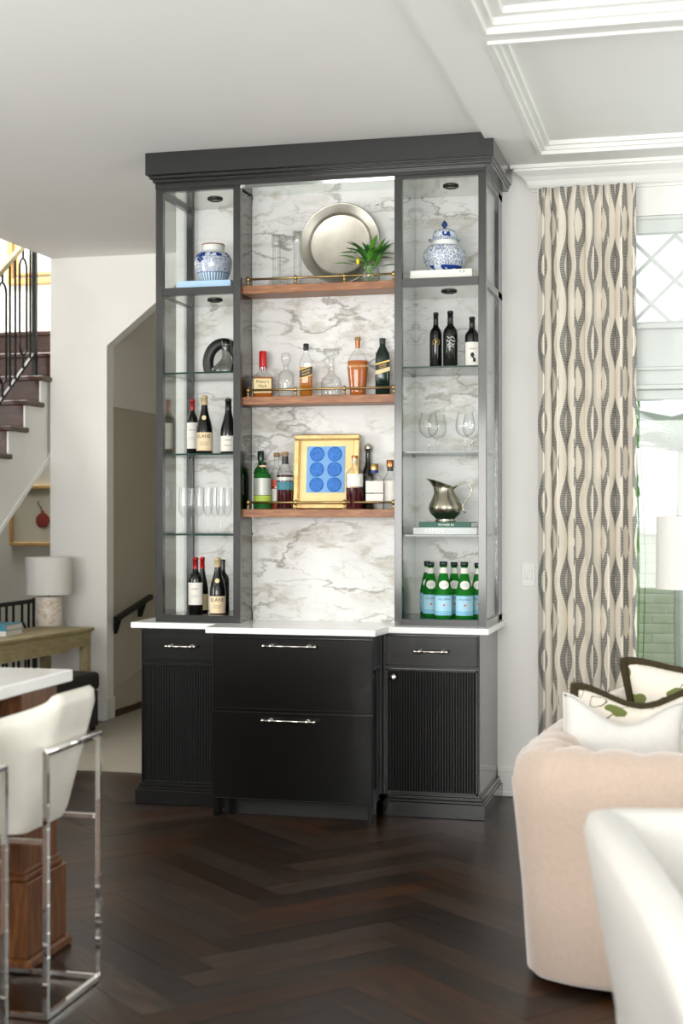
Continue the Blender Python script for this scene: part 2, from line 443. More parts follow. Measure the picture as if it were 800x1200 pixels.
# herringbone planks, each a piece of the floor
PL, PW = .78, .13
pm_ = BM(); box(pm_, -PL/2 + .0006, PL/2 - .0006, -PW/2 + .0006, PW/2 - .0006, -.012, 0)
plank_mesh = None; ang0 = math.radians(48); n_ = PL / PW; cnt = 0
def hb(i, j, kind):
    ox, oy = (i + j * n_) * PW, (i - j * n_) * PW
    if kind == 0: u, v_, r = ox + PL/2, oy + PW/2, 0
    else: u, v_, r = ox + PW/2, oy + PW + PL/2, PI/2
    ca, sa = math.cos(ang0), math.sin(ang0)
    return -1.6 + u * ca - v_ * sa, 5.9 + u * sa + v_ * ca, r + ang0
for i in range(-60, 61):
    for j in range(-8, 9):
        for kd in (0, 1):
            x, y, r = hb(i, j, kd)
            if y < 3.3 or y > 8.3 or x < -3.9: continue
            p = pix(x, y, 0)
            if p[0] < -110 or p[0] > 800 or p[1] > 1330: continue
            if y > 7.55 and x > -2.3: continue
            if plank_mesh is None:
                o = obj('plank', pm_, 'floor_plank', floor); plank_mesh = o.data
            else:
                o = bpy.data.objects.new('plank', plank_mesh); C.objects.link(o); o.parent = floor
            o.location = (x, y, random.uniform(-.0006, .0)); o.rotation_euler = (0, 0, r); cnt += 1
print('planks', cnt)
# ceilings
struct('ceiling', bx(-4.49, -1.0, -2.5, FY + .12, ZL, ZL + .15), 'ceiling_paint')
hc = BM()
box(hc, -7.2, -4.49, -2.5, 7.0, ZL, ZL + .15)
struct('ceiling_hall', hc, 'ceiling_paint')
cr = BM()
CO = [(-.785, 2.6, 5.42, 7.17), (-.785, 2.6, 2.9, 5.27)]     # coffer openings x0,x1,y0,y1
box(cr, -1.0, -.785, -2.5, WY + .14, ZR, ZL + .15)
box(cr, 2.6, 3.6, -2.5, WY + .14, ZR, ZL + .15)
box(cr, -.785, 2.6, 7.17, WY + .14, ZR, ZL + .15)
box(cr, -.785, 2.6, 5.27, 5.42, ZR, ZL + .15)
box(cr, -.785, 2.6, -2.5, 2.9, ZR, ZL + .15)
struct('ceiling_coffered', cr, 'ceiling_paint')
for k, (x0, x1, y0, y1) in enumerate(CO):
    struct('ceiling_panel_%d' % (k + 1), bx(x0, x1, y0, y1, ZR + .045, ZR + .10), 'ceiling_paint')
    t = BM()
    steps = [(.0, .018, -.012, .045), (.018, .036, .006, .045), (.036, .06, .024, .045)] if k == 0 else [(.0, .022, -.03, .045), (.022, .05, -.006, .045), (.05, .09, .02, .045)]
    for a, b, za, zb in steps:
        box(t, x0 + a, x0 + b, y0 + a, y1 - a, ZR + za, ZR + zb)
        box(t, x1 - b, x1 - a, y0 + a, y1 - a, ZR + za, ZR + zb)
        box(t, x0 + b, x1 - b, y1 - b, y1 - a, ZR + za, ZR + zb)
        box(t, x0 + b, x1 - b, y0 + a, y0 + b, ZR + za, ZR + zb)
    struct('trim_%d' % (k + 1), t, 'trim_paint')
# crown moulding along the window wall, mitred at its left end
prof = [(0, 0), (.018, 0), (.018, .012), (.028, .016), (.036, .03), (.046, .052), (.064, .072), (.088, .086), (.100, .094), (.100, .104), (.118, .104), (.118, .125), (0, .125)]
c_ = BM(); zb = ZR - .122
A = [c_.verts.new((-.835 - p, WY - p, zb + z)) for p, z in prof]; B = [c_.verts.new((2.9, WY - p, zb + z)) for p, z in prof]
c_.faces.new(A[::-1]); c_.faces.new(B)
for i in range(len(prof)):
    j = (i + 1) % len(prof); c_.faces.new((A[i], A[j], B[j], B[i]))
bmesh.ops.recalc_face_normals(c_, faces=c_.faces[:])
struct('trim_crown', c_, 'trim_paint')
# wall behind the bar, with the window opening to its right
WX0 = -.42
wb = BM()
box(wb, -2.80, WX0, WY, WY + .14, 0, ZL); box(wb, WX0, 2.4, WY, WY + .14, 2.97, ZL)
box(wb, 2.4, 3.6, WY, WY + .14, 0, ZL)
struct('wall_back', wb, 'wall_paint')
struct('wall_right', box(box(box(BM(), 3.5, 3.6, -2.5, -.3, 0, 3.3), 3.5, 3.6, 4.1, WY, 0, 3.3), 3.5, 3.6, -.3, 4.1, 2.9, 3.3), 'wall_paint')
struct('wall_rear', box(box(box(BM(), -7.2, -4.2, -2.6, -2.5, 0, 3.3), 1.0, 3.6, -2.6, -2.5, 0, 3.3), -4.2, 1.0, -2.6, -2.5, 2.85, 3.3), 'wall_paint')
struct('wall_left', box(box(box(BM(), -7.3, -7.2, -2.5, 1.5, 0, 3.3), -7.3, -7.2, 5.7, 7.0, 0, 3.3), -7.3, -7.2, 1.5, 5.7, 2.9, 3.3), 'wall_paint')
bb = BM(); box(bb, -1.03, -.43, WY - .016, WY, 0, .15, .004); box(bb, -1.03, -.43, WY - .022, WY, 0, .025, .003); box(bb, -1.03, -.43, WY - .02, WY, .125, .14, .003)
struct('baseboard_back', bb, 'trim_paint')
# far hall wall: sloped opening on its right
fw = BM(); prism(fw, [(-4.494, 0), (-4.064, 0), (-4.064, 2.64), (-3.27, ZL), (-4.494, ZL)], 'y', FY, FY + .12)
struct('wall_far', fw, 'wall_paint')
bb = BM(); box(bb, -4.50, -4.05, FY - .015, FY, 0, .16, .004); box(bb, -4.064, -4.05, FY - .015, FY + .12, 0, .16, .004)
struct('baseboard_far', bb, 'trim_paint')
# niche beyond the opening
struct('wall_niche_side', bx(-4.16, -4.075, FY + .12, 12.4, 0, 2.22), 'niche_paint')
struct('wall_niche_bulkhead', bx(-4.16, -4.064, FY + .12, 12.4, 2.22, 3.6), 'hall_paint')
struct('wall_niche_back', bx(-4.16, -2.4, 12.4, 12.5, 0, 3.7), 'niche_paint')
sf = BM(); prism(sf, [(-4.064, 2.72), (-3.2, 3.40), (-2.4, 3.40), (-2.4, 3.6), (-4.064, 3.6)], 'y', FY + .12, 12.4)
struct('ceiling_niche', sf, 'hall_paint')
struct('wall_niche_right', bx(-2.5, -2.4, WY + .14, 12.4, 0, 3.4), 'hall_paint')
# skirting of the side wall: two sloped lines and a brown foot
def strip_on_x(X, p0, p1, h, t, name, material):
    a, b = onX(*p0, X), onX(*p1, X); e = (b - a) * 1.6; b = a + e
    bm = BM(); prism(bm, [(a.y, a.z), (b.y, b.z), (b.y, b.z + h), (a.y, a.z + h)], 'x', X, X + t); return struct(name, bm, material)
strip_on_x(-4.075, (134, 806), (165, 783), .012, .012, 'trim_3', 'niche_paint')
strip_on_x(-4.075, (134, 838), (165, 820), .010, .010, 'trim_4', 'niche_paint')
struct('baseboard_niche', bx(-4.075, -4.055, FY + .13, 11.5, 0, .055), 'stair_mahogany')
# wall-mounted handrail in the niche
hr = thing('handrail', 'short black wall handrail on two brackets in the hall niche', 'handrail', tuple(onX(136, 727, -4.0)))
a, b = onX(135.5, 726, -4.0), onX(177, 699, -4.0)
t = BM(); tube(t, [a, b], .024, 4); autosmooth(obj('rail', t, 'iron', hr, world=True))
for f in (.08, .78):
    p = a.lerp(b, f); t = BM()
    q = Vector((-4.075, p.y + .10, p.z - .11)); tube(t, [p, p.lerp(q, .35), q], .026, 4); obj('bracket', t, 'iron', hr, world=True)
# stairwell walls (bright, beyond the ceiling edge)
struct('wall_stairwell', bx(-6.6, -4.16, 11.6, 11.7, 2.0, 5.4), 'wall_paint')
struct('wall_stairwell_left', bx(-6.7, -6.6, 7.0, 11.7, 0, 5.4), 'wall_paint')
struct('wall_stairwell_upper', bx(-4.49, -4.37, 7.0, FY + .12, ZL + .15, 5.4), 'wall_paint')
struct('wall_stairwell_upper_2', bx(-4.494, -4.4, FY + .12, 11.6, 2.6, 5.4), 'wall_paint')
struct('wall_stairwell_front', bx(-7.2, -4.37, 6.9, 7.0, ZL, 5.4), 'wall_paint')
struct('ceiling_stairwell', bx(-6.7, -4.3, 6.9, 11.7, 5.4, 5.5), 'ceiling_paint')
struct('wall_understair', bx(-6.6, -4.3, 10.7, 10.8, 0, 2.6), 'hall_paint')
# carpet beyond the bar
struct('floor_carpet', bx(-4.05, -2.52, 7.66, 11.9, -.003, .012), 'carpet')

# ------------------------------------------------------------------ window
win = BM()
def wframe(bm, x0, x1, z0, z1, w, y0, y1):
    box(bm, x0, x0 + w, y0, y1, z0, z1, .004); box(bm, x1 - w, x1, y0, y1, z0, z1, .004)
    box(bm, x0 + w, x1 - w, y0, y1, z0, z0 + w, .004); box(bm, x0 + w, x1 - w, y0, y1, z1 - w, z1, .004)
w1 = struct('window_1', bx(WX0, 2.4, WY + .01, WY + .12, 2.09, 2.41, .004), 'sash_paint')      # transom bar
t = BM(); wframe(t, WX0, 2.4, 2.40, 2.97, .035, WY + .02, WY + .11); obj('window_frame', t, 'sash_paint', w1)
t = BM(); box(t, WX0, 2.4, WY - .012, WY + .02, 2.875, 2.965, .006); box(t, WX0, 2.4, WY - .02, WY + .02, 2.945, 2.965, .004); obj('head_casing', t, 'sash_paint', w1)
t = BM(); box(t, WX0, 2.4, WY - .01, WY + .02, 2.185, 2.205, .004); box(t, WX0, 2.4, WY - .016, WY + .02, 2.395, 2.425, .004); box(t, WX0, 2.4, WY - .014, WY + .02, 2.09, 2.115, .004); obj('rail_moulding', t, 'sash_paint', w1)
t = BM(); box(t, WX0 + .03, 2.37, WY + .06, WY + .066, 2.43, 2.94); obj('pane', t, 'window_glass', w1)
# diamond lattice
c0 = onY(763, 303, WY + .05); hw, hh = .118, .116
zlo, zhi, xlo, xhi = 2.43, 2.88, WX0 + .03, 2.37
for s_ in (1, -1):
    for k in range(-14, 16):
        # line through (c0.x + k*2*hw, c0.z) with slope s*hh/hw
        x_at = lambda z: c0.x + 2 * hw * k + s_ * (z - c0.z) * hw / hh
        xa, xb = x_at(zlo), x_at(zhi)
        if max(xa, xb) < xlo or min(xa, xb) > xhi or max(xa, xb) > xhi + .0: continue
        za, zb2 = zlo, zhi
        if min(xa, xb) < xlo:
            zc = c0.z + s_ * (xlo - c0.x - 2 * hw * k) * hh / hw
            if xa < xlo: xa, za = xlo, zc
            else: xb, zb2 = xlo, zc
        t = BM(); tube(t, [(xa, WY + .055 + .003 * s_, za), (xb, WY + .055 + .003 * s_, zb2)], .012, 4); obj('muntin', t, 'sash_paint', w1)
w2 = struct('window_2', bx(WX0, 2.4, WY + .0, WY + .14, 0, .28, .004), 'sash_paint')           # low apron
t = BM(); wframe(t, WX0, 2.4, .28, 2.09, .05, WY + .02, WY + .11); obj('window_frame', t, 'sash_paint', w2)
t = BM(); box(t, WX0 + .05, 2.35, WY + .06, WY + .066, .33, 2.04); obj('pane', t, 'window_glass', w2)
t = BM(); box(t, .92, .98, WY + .03, WY + .10, .30, 2.07, .004); obj('mullion', t, 'sash_paint', w2)
t = BM(); box(t, WX0, 2.4, WY - .03, WY + .02, .27, .30, .006); obj('window_sill', t, 'sash_paint', w2)

# ------------------------------------------------------------------ garden outside
struct('ground', bx(-3.0, 9, 7.7, 30, -.2, -.05), 'lawn')
BY = 11.2
gw = thing('garden_wall', 'pale green painted brick garden wall outside the window', 'garden wall', (.3, BY, -.05))
obj('mortar_bed', bx(-2.0, 5.0, BY + .012, BY + .2, -.05, 1.30), 'mortar', gw, world=True)
obj('coping', bx(-2.0, 5.0, BY - .03, BY + .23, 1.30, 1.36, .008), 'mortar', gw, world=True)
bmesh_b = None; k = 0
for row in range(18):
    for cix in range(10):
        x = -1.05 + cix * .225 + (row % 2) * .1125; z = -.05 + row * .075 + .0375
        if bmesh_b is None:
            o = obj('brick', bx(-.107, .107, 0, .05, -.0325, .0325, .004), 'brick_paint', gw); bmesh_b = o.data
        else:
            o = bpy.data.objects.new('brick', bmesh_b); C.objects.link(o); o.parent = gw
        o.location = Vector((x, BY + random.uniform(-.003, .002), z)) - gw.location
struct('garden_wall_far', bx(-1.0, 6.0, 14.0, 14.2, -.05, .9), 'mortar')
def frond(bm, base, d, length, droop, width, n=22):
    d = Vector(d).normalized(); side = d.cross(Vector((0, 0, 1))).normalized()
    for i in range(n):
        t = (i + 1) / n; p = Vector(base) + d * length * t + Vector((0, 0, -droop * t * t))
        L_ = width * math.sin(PI * min(1, .15 + .85 * t)) + .03
        for s_ in (1, -1):
            tip = p + (side * s_ * .8 + d * .55).normalized() * L_ + Vector((0, 0, -.25 * L_))
            w_ = d * .011
            bm.faces.new([bm.verts.new(q) for q in (p - w_, p + w_, tip)])
    tube(bm, [Vector(base) + d * length * t / 6 + Vector((0, 0, -droop * (t / 6) ** 2)) for t in range(7)], .008, 4)
pl = thing('palm', 'pale feathery palm reflection in the window glass, put in as a plant outside', 'palm', (-.12, 9.6, -.05))  # stands in for palms reflected in the pane, washed-out tone put into the colour
t = BM(); tube(t, [(-.12, 9.6, -.05), (-.14, 9.6, .8), (-.12, 9.6, 1.85)], lambda s: .05 - .015 * s, 8); obj('trunk', t, 'leaf_reflected', pl, world=True)
for k in range(13):
    a_ = 2 * PI * k / 13 + .2; t = BM()
    frond(t, (-.12, 9.6, 1.85), (math.cos(a_), math.sin(a_) * .8, .75 + .35 * math.sin(k * 2.3)), .8, .5, .32)
    obj('frond', t, 'leaf_reflected', pl, world=True)
sh = thing('shrub', 'green bamboo-like shrub beside the window frame', 'shrub', (-.36, 8.3, -.05))
t = BM()
for k in range(3): tube(t, [(-.40 + .03 * k, 8.3, -.05), (-.37 + .03 * k, 8.3, 1.2), (-.40 + .02 * k, 8.3, 2.3)], .0035, 6)
obj('stem', t, 'leaf', sh, world=True)
t = BM()
for k in range(150):
    z = random.uniform(1.25, 2.3); x = -.40 + random.uniform(-.05, .035); y = 8.3 + random.uniform(-.08, .08)
    L_ = random.uniform(.08, .15); dx = random.uniform(-.5, .3); q = Vector((x, y, z)); d_ = Vector((dx, random.uniform(-.4, .4), -1)).normalized()
    s_ = Vector((.011, random.uniform(-.006, .006), 0))
    bm_f = [q, q + d_ * L_ * .5 + s_, q + d_ * L_, q + d_ * L_ * .5 - s_]; t.faces.new([t.verts.new(p) for p in bm_f])
obj('foliage', t, 'leaf', sh, world=True)['kind'] = 'stuff'

# ================================================================== THE BAR
TY = 6.894                       # front plane of the two glass towers
MY = 7.36                        # marble face inside the towers
CB = 7.13                        # marble face of the middle bay
ZC = .915                        # worktop
mb = struct('wall_marble_bay', bx(-2.243, -1.445, CB, WY, ZC, 3.20), 'marble')
mt = struct('wall_marble_left', bx(-2.70, -2.262, MY, WY, ZC, 3.20), 'marble')
mt = struct('wall_marble_right', bx(-1.436, -1.035, MY, WY, ZC, 3.20), 'marble')

def bar_pull(parent, x, y, z, w, r=.0055):
    h = BM()
    tube(h, [(x - w/2, y - .028, z), (x + w/2, y - .028, z)], r, 8)
    obj_h = obj('handle', h, 'nickel', parent, True, world=True)
    for s_ in (-1, 1):
        t = BM()
        tube(t, [(x + s_ * w * .36, y, z), (x + s_ * w * .36, y - .028, z)], .006, 8)
        sphere(t, (x + s_ * w * .36, y - .028, z), .0105, 10); sphere(t, (x + s_ * w * .5, y - .028, z), .009, 10)
        tube(t, [(x + s_ * w * .36, y, z), (x + s_ * w * .36, y - .006, z)], .011, 10)
        obj('handle_post', t, 'nickel', obj_h, True, world=True)
def drawer(parent, x0, x1, y, z0, z1, bead=.008):
    d = BM(); box(d, x0, x1, y, y + .018, z0, z1, .0015)
    o = obj('drawer_front', d, 'cabinet_paint_shaded', parent, world=True)
    t = BM()
    for a0, a1, b0, b1 in ((x0, x1, z0, z0 + bead), (x0, x1, z1 - bead, z1), (x0, x0 + bead, z0, z1), (x1 - bead, x1, z0, z1)):
        box(t, a0, a1, y - .004, y + .001, b0, b1, .0015)
    obj('bead', t, 'cabinet_paint_shaded', o, world=True); return o
def reeded_door(parent, x0, x1, y, z0, z1, n, knob=None):
    d = bx(x0, x1, y + .004, y + .02, z0, z1, .001); o = obj('door', d, 'cabinet_paint_shaded', parent, world=True)
    t = BM(); f = .010
    for a0, a1, b0, b1 in ((x0, x1, z0, z0 + f), (x0, x1, z1 - f, z1), (x0, x0 + f, z0, z1), (x1 - f, x1, z0, z1)):
        box(t, a0, a1, y - .004, y + .005, b0, b1, .0015)
    obj('door_frame', t, 'cabinet_paint_shaded', o, world=True)
    t = BM(); w = (x1 - x0 - 2 * f) / n
    for k in range(n):
        cx = x0 + f + (k + .5) * w
        pts = [(cx + w * .46 * math.cos(a), y + .005 - w * .42 * math.sin(a)) for a in [PI * q / 4 for q in range(5)]]
        prism(t, pts, 'z', z0 + f, z1 - f)
    obj('reeding', t, 'reed_paint', o, world=True)
    if knob:
        t = BM(); tube(t, [(knob[0], y, knob[1]), (knob[0], y - .02, knob[1])], .007, 10); sphere(t, (knob[0], y - .026, knob[1]), .019, 14, (1, .55, 1))
        bmesh.ops.translate(t, vec=(0, 0, 0), verts=[]); obj('knob', t, 'nickel', o, True, world=True)
def plinth(bm, x0, x1, y0, y1):
    box(bm, x0, x1, y0, y1, 0, .072, .002); box(bm, x0 + .008, x1 - .008, y0 + .008, y1, .072, .085, .002); box(bm, x0 + .014, x1 - .014, y0 + .014, y1, .085, .104, .003)
def skew_knob(): pass

# left base cabinet
BYF = 6.87
t = thing('base_cabinet', 'narrow black base cabinet with reeded door next to the hall', 'cabinet', (-2.55, 7.1, 0))
obj('body', bx(-2.755, -2.304, BYF + .012, WY - .002, .10, .885), 'cabinet_paint_shaded', t, world=True)
p = BM(); plinth(p, -2.778, -2.304, BYF - .018, WY - .002); obj('plinth', p, 'cabinet_paint_shaded', t, world=True)
d = drawer(t, -2.748, -2.312, BYF, .722, .868); bar_pull(d, onY(213.5, 759, BYF).x, BYF - .003, .797, .15)
reeded_door(t, -2.748, -2.312, BYF, .108, .706, 30)
# right base cabinet
t = thing('base_cabinet', 'black base cabinet with reeded door and round knob beside the curtain', 'cabinet', (-1.26, 7.1, 0))
obj('body', bx(-1.504, -1.032, BYF + .012, WY - .002, .10, .885, .001), 'cabinet_paint_shaded', t, world=True)
p = BM(); plinth(p, -1.504, -1.003, BYF - .008, WY - .002); obj('plinth', p, 'cabinet_paint_shaded', t, world=True)
d = drawer(t, -1.488, -1.040, BYF, .728, .874); bar_pull(d, onY(505.5, 764, BYF).x, BYF - .003, .800, .155)
reeded_door(t, -1.488, -1.040, BYF, .115, .712, 32, (onY(460.5, 793, BYF).x + .004, .672))
# middle drawer cabinet, proud of its neighbours
MYF = 6.66
t = thing('drawer_cabinet', 'wide black cabinet of two deep drawers between the reeded cabinets', 'cabinet', (-1.9, 7.0, 0))
obj('body', bx(-2.302, -1.506, MYF + .012, WY - .002, .085, .885, .001), 'cabinet_paint_shaded', t, world=True)
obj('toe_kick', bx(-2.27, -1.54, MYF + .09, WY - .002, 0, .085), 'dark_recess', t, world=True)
for xa in (-2.30, -1.532): obj('foot', bx(xa, xa + .026, MYF + .012, MYF + .08, 0, .085, .001), 'cabinet_paint_shaded', t, world=True)
for xa in (-2.24,): obj('foot', bx(xa, xa + .03, MYF + .07, MYF + .10, 0, .085, .001), 'cabinet_paint_shaded', t, world=True)
d = drawer(t, -2.300, -1.508, MYF, .522, .866, .005); bar_pull(d, onY(340.5, 757, MYF).x, MYF - .003, .830, .255, .0045)
d = drawer(t, -2.300, -1.508, MYF, .088, .508, .005); bar_pull(d, onY(339.5, 844, MYF).x, MYF - .003, .474, .255, .0045)
# worktop, stepping forward in the middle
pts = [(-2.795, WY - .002), (-2.795, 6.835), (-2.345, 6.835), (-2.325, 6.625), (-1.485, 6.625), (-1.465, 6.835), (-.983, 6.835), (-.983, WY - .002)]
t = BM(); prism(t, pts, 'z', .886, ZC); bmesh.ops.bevel(t, geom=t.edges[:], offset=.0025, segments=1, affect='EDGES')
tag(obj('worktop', t, 'quartz'), 'white quartz worktop stepping forward over the black drawers', 'worktop')

# crown over the whole bar
cv = thing('cabinet_crown', 'dark stepped crown moulding running across the top of the bar', 'crown moulding', (-1.85, 7.2, 3.10))
obj('fascia', bx(-2.711, -.958, 6.82, WY - .002, 3.158, ZL - .001, .002), 'cabinet_paint_lit', cv, world=True)
t = BM(); box(t, -2.697, -.968, 6.838, WY - .002, 3.142, 3.158, .002); box(t, -2.688, -.975, 6.862, WY - .002, 3.128, 3.142, .002); obj('step_moulding', t, 'cabinet_paint_lit', cv, world=True)
t = BM(); box(t, -2.685, -1.005, 6.892, WY - .002, 3.10, 3.128, .001); obj('top_rail', t, 'cabinet_paint_lit', cv, world=True)
t = BM(); box(t, -2.235, -1.451, 6.93, CB, 3.092, 3.10); obj('bay_soffit', t, 'mirror', cv, world=True)

# glass towers
mat('satin_mirror', '#c9cac4', .16, 1)
def tower(name, label, xl, xr, inner):
    """xl..xr outer faces; inner: 'left' or 'right' = side that faces the bay (solid panel); other side is glass"""
    t = thing(name, label, 'display case', ((xl + xr) / 2, 7.2, ZC))
    sw = .037; P = 'cabinet_paint_lit'
    for xa in (xl, xr - sw): obj('stile', bx(xa, xa + sw, TY, TY + .035, ZC, 3.10, .001), P, t, world=True)
    for z0, z1 in ((ZC, .952), (2.560, 2.600), (3.085, 3.10)):
        obj('rail', bx(xl + sw, xr - sw, TY, TY + .035, z0, z1, .001), P, t, world=True)
    if inner == 'right': xo, xo2, xp0, xp1 = xl + .004, xl + .03, xr - .030, xr - .012
    else: xo, xo2, xp0, xp1 = xr - .03, xr - .004, xl + .001, xl + .015
    # glazed outer side
    yb = MY if inner == 'right' else MY
    for z0, z1 in ((ZC, .945), (2.562, 2.598), (3.07, 3.10)):
        obj('side_rail', bx(xo, xo2, TY + .035, WY - .003, z0, z1, .001), P, t, world=True)
    if inner == 'right': obj('rear_post', bx(xo, xo2 + .01, 7.335, 7.359, ZC, 3.10, .001), P, t, world=True)
    else: obj('rear_post', bx(xo, xo2, 7.36, WY - .003, ZC, 3.10, .001), P, t, world=True)
    g = (xo + xo2) / 2
    for z0, z1 in ((.945, 2.562), (2.598, 3.07)):
        obj('side_glass', bx(g - .003, g + .003, TY + .035, 7.36, z0, z1), 'pane_glass', t, world=True)
    # solid panel to the bay
    obj('bay_panel', bx(xp0, xp1, TY + .035, MY - .001 if inner == 'left' else CB - .001, ZC, 3.10), 'mirror' if inner == 'left' else 'smoked_mirror', t, world=True)
    xi0, xi1 = (xo2, xp0) if inner == 'right' else (xp1, xo)
    obj('top_panel', bx(xi0, xi1, TY + .035, MY - .001, 3.088, 3.10), 'satin_mirror', t, world=True)
    obj('middle_panel', bx(xi0, xi1, TY + .035, MY - .001, 2.566, 2.594), 'satin_mirror', t, world=True)
    obj('base_panel', bx(xi0, xi1, TY + .035, MY - .001, ZC, .946), P, t, world=True)
    # glass shelves with dark green edges
    for z in (2.177, 1.766, 1.360):
        s_ = BM(); box(s_, xi0 + .001, xi1 - .001, TY + .037, MY - .012, z - .009, z)
        for f in s_.faces: f.material_index = 0 if abs(f.normal.z) > .5 else 1
        obj('glass_shelf', s_, None, t, world=True, mats=['pane_glass', 'glass_edge'])
        for xx in (xi0 + .006, xi1 - .006):
            q = BM(); tube(q, [(xx - .006, 7.30, z - .013), (xx + .006, 7.30, z - .013)], .004, 6); obj('shelf_pin', q, 'nickel', t, world=True)
    return t
tower('glass_tower', 'tall dark framed display case next to the hall, holding flutes and wine', -2.683, -2.235, 'right')
tower('glass_tower', 'tall dark framed display case beside the curtain, holding green water bottles', -1.451, -1.004, 'left')
# puck lights in the towers
def puck(px, z, label):
    X = onY(px, 300, 7.12).x
    t = thing('puck_light', label, 'downlight', (X, 7.12, z), 0, 'puck lights in the display cases')
    q = BM(); lathe(q, [(.040, 0), (.040, -.006), (.032, -.010), (.026, -.010), (.026, -.002)], 24, cap=False); obj('trim_ring', q, 'dark_steel', t, True)
    q = BM(); lathe(q, [(0, -.004), (.026, -.004)], 24, cap=False); obj('lens', q, 'bulb', t)
puck(252, 3.088, 'dark ringed puck light over the open blue and white jar')
puck(252, 2.566, 'dark ringed puck light over the black ring sculpture')
puck(528, 3.088, 'dark ringed puck light over the lidded blue and white jar')
puck(526, 2.566, 'dark ringed puck light over three black wine bottles')
# walnut shelves with brass gallery rails
SY0 = 6.94
ZS = [2.603, 2.047, 1.484]
for k, z in enumerate(ZS):
    lab = ['walnut shelf with brass rail carrying the pewter charger', 'walnut shelf with brass rail carrying the decanters and whiskey', 'walnut shelf with brass rail carrying the gold framed art'][k]
    t = thing('wooden_shelf', lab, 'shelf', (-1.84, 7.03, z - .04), 0, 'walnut shelves of the bar')
    obj('board', bx(-2.243, -1.451, SY0, CB, z - .04, z, .002), 'walnut_shelf', t, world=True)
    r = BM(); tube(r, [(-2.215, SY0 + .018, z + .034), (-1.468, SY0 + .018, z + .034)], .0055, 8); rail = obj('gallery_rail', r, 'brass', t, True, world=True)
    for q in range(4):
        xx = -2.215 + q * (.747 / 3); r = BM()
        lathe(r, [(.010, 0), (.010, .004), (.006, .008), (.006, .024), (.010, .027), (.010, .041), (.006, .044), (.003, .048), (0, .048)], 12, xx, SY0 + .018)
        bmesh.ops.translate(r, vec=(0, 0, z), verts=r.verts[:]); obj('rail_post', r, 'brass', t, True, world=True)

# ================================================================== THINGS ON THE SHELVES
def spot(px, Y):
    """x of a thing standing at depth Y under pixel column px, and metres per pixel there"""
    X = onY(px, 600, Y).x; return X, depth(X, Y) / F
FACE = .24                       # bottles turned a little to the room
def rad(prof, z):
    for (r0, z0), (r1, z1) in zip(prof, prof[1:]):
        if z0 <= z <= z1 and z1 > z0: return r0 + (r1 - r0) * (z - z0) / (z1 - z0)
    return prof[-1][0]
BORD = [(0, 0), (.9, 0), (1, .015), (1, .60), (.97, .64), (.84, .69), (.55, .735), (.40, .77), (.37, .82), (.36, .955), (.41, .957), (.41, .985), (.34, 1), (0, 1)]
BURG = [(0, 0), (.92, 0), (1, .015), (1, .40), (.96, .46), (.82, .55), (.62, .65), (.46, .74), (.40, .80), (.37, .95), (.42, .952), (.42, .98), (.34, 1), (0, 1)]
def prf(P, R, h): return [(r * R, z * h) for r, z in P]
def wine(px, Y, z, w, htop, style, label, group, foil=None, foilz=.80, lab=None, labz=(.12, .50), glass='wine_black', seal=None, text=None, tcol='ink', extra=None):
    X, k = spot(px, Y); R = w * k / 2; h = htop * k; P = prf(style, R, h)
    t = thing('wine_bottle', label, 'wine bottle', (X, Y, z), FACE, group)
    b = BM(); lathe(b, P, 28); autosmooth(obj('glass_body', b, glass, t), 50)
    if foil:
        q = [(r + .0008, zz) for r, zz in P if foilz * h < zz < h * .999]; q = [(rad(P, foilz * h) + .0008, foilz * h)] + q + [(P[-2][0], h + .001), (0, h + .001)]
        b = BM(); lathe(b, q, 24, cap=False); obj('foil', b, foil, t, True)
    if lab:
        b = BM(); patch(b, R + .0007, labz[0] * h, labz[1] * h, -1.25, 1.25); lo = obj('paper_label', b, lab, t, True)
        if text:
            if text is not True:
                b = BM(); text_on(b, text[0], text[1] * R, R + .0014, (labz[0] + (labz[1] - labz[0]) * text[2]) * h); obj('lettering', b, tcol, lo)
            b = BM()
            for zz in ((.30, .38, .46) if text is not True else (.34, .42, .70, .73)):
                patch(b, R + .0013, (labz[0] + (labz[1] - labz[0]) * zz) * h, (labz[0] + (labz[1] - labz[0]) * zz) * h + .0012, -.5, .5)
            obj('fine_print', b, tcol, lo)['kind'] = 'stuff'
    if seal:
        zz, rr, c = seal; zc = zz * h; b = BM(); vs = []
        for q in range(18):
            a = 2 * PI * q / 18; z2 = zc + rr * math.sin(a); r_ = rad(P, z2) + .0012; th = rr * math.cos(a) / r_ + .0
            vs.append(b.verts.new((r_ * math.sin(th), -r_ * math.cos(th), z2)))
        b.faces.new(vs); obj('seal', b, c, t)
    if extra: extra(t, P, R, h)
    return t
G1 = 'wine bottles on the upper glass shelf of the clear-sided case'
Z2, Z1, Z0, ZB = 2.177, 1.766, 1.360, .946
# left case, second shelf
wine(225.5, 7.20, Z1, 13.5, 66, BORD, 'slim red-capped wine bottle with white label behind a tan-labelled one', G1, 'foil_red', .80, 'label_white', (.12, .58), text=True)
wine(239.5, 7.08, Z1, 19, 69, BURG, 'wine bottle with round neck seal and peach label above the flutes', G1, 'foil_tan', .84, 'label_peach', (.06, .37), seal=(.62, .012, 'label_cream'), text=('ELANE', .62, .78))
wine(267.5, 7.10, Z1, 18.5, 65, BURG, 'black capped wine bottle with short white label above the flutes', G1, 'foil_black', .80, 'label_white', (.05, .33), text=True)
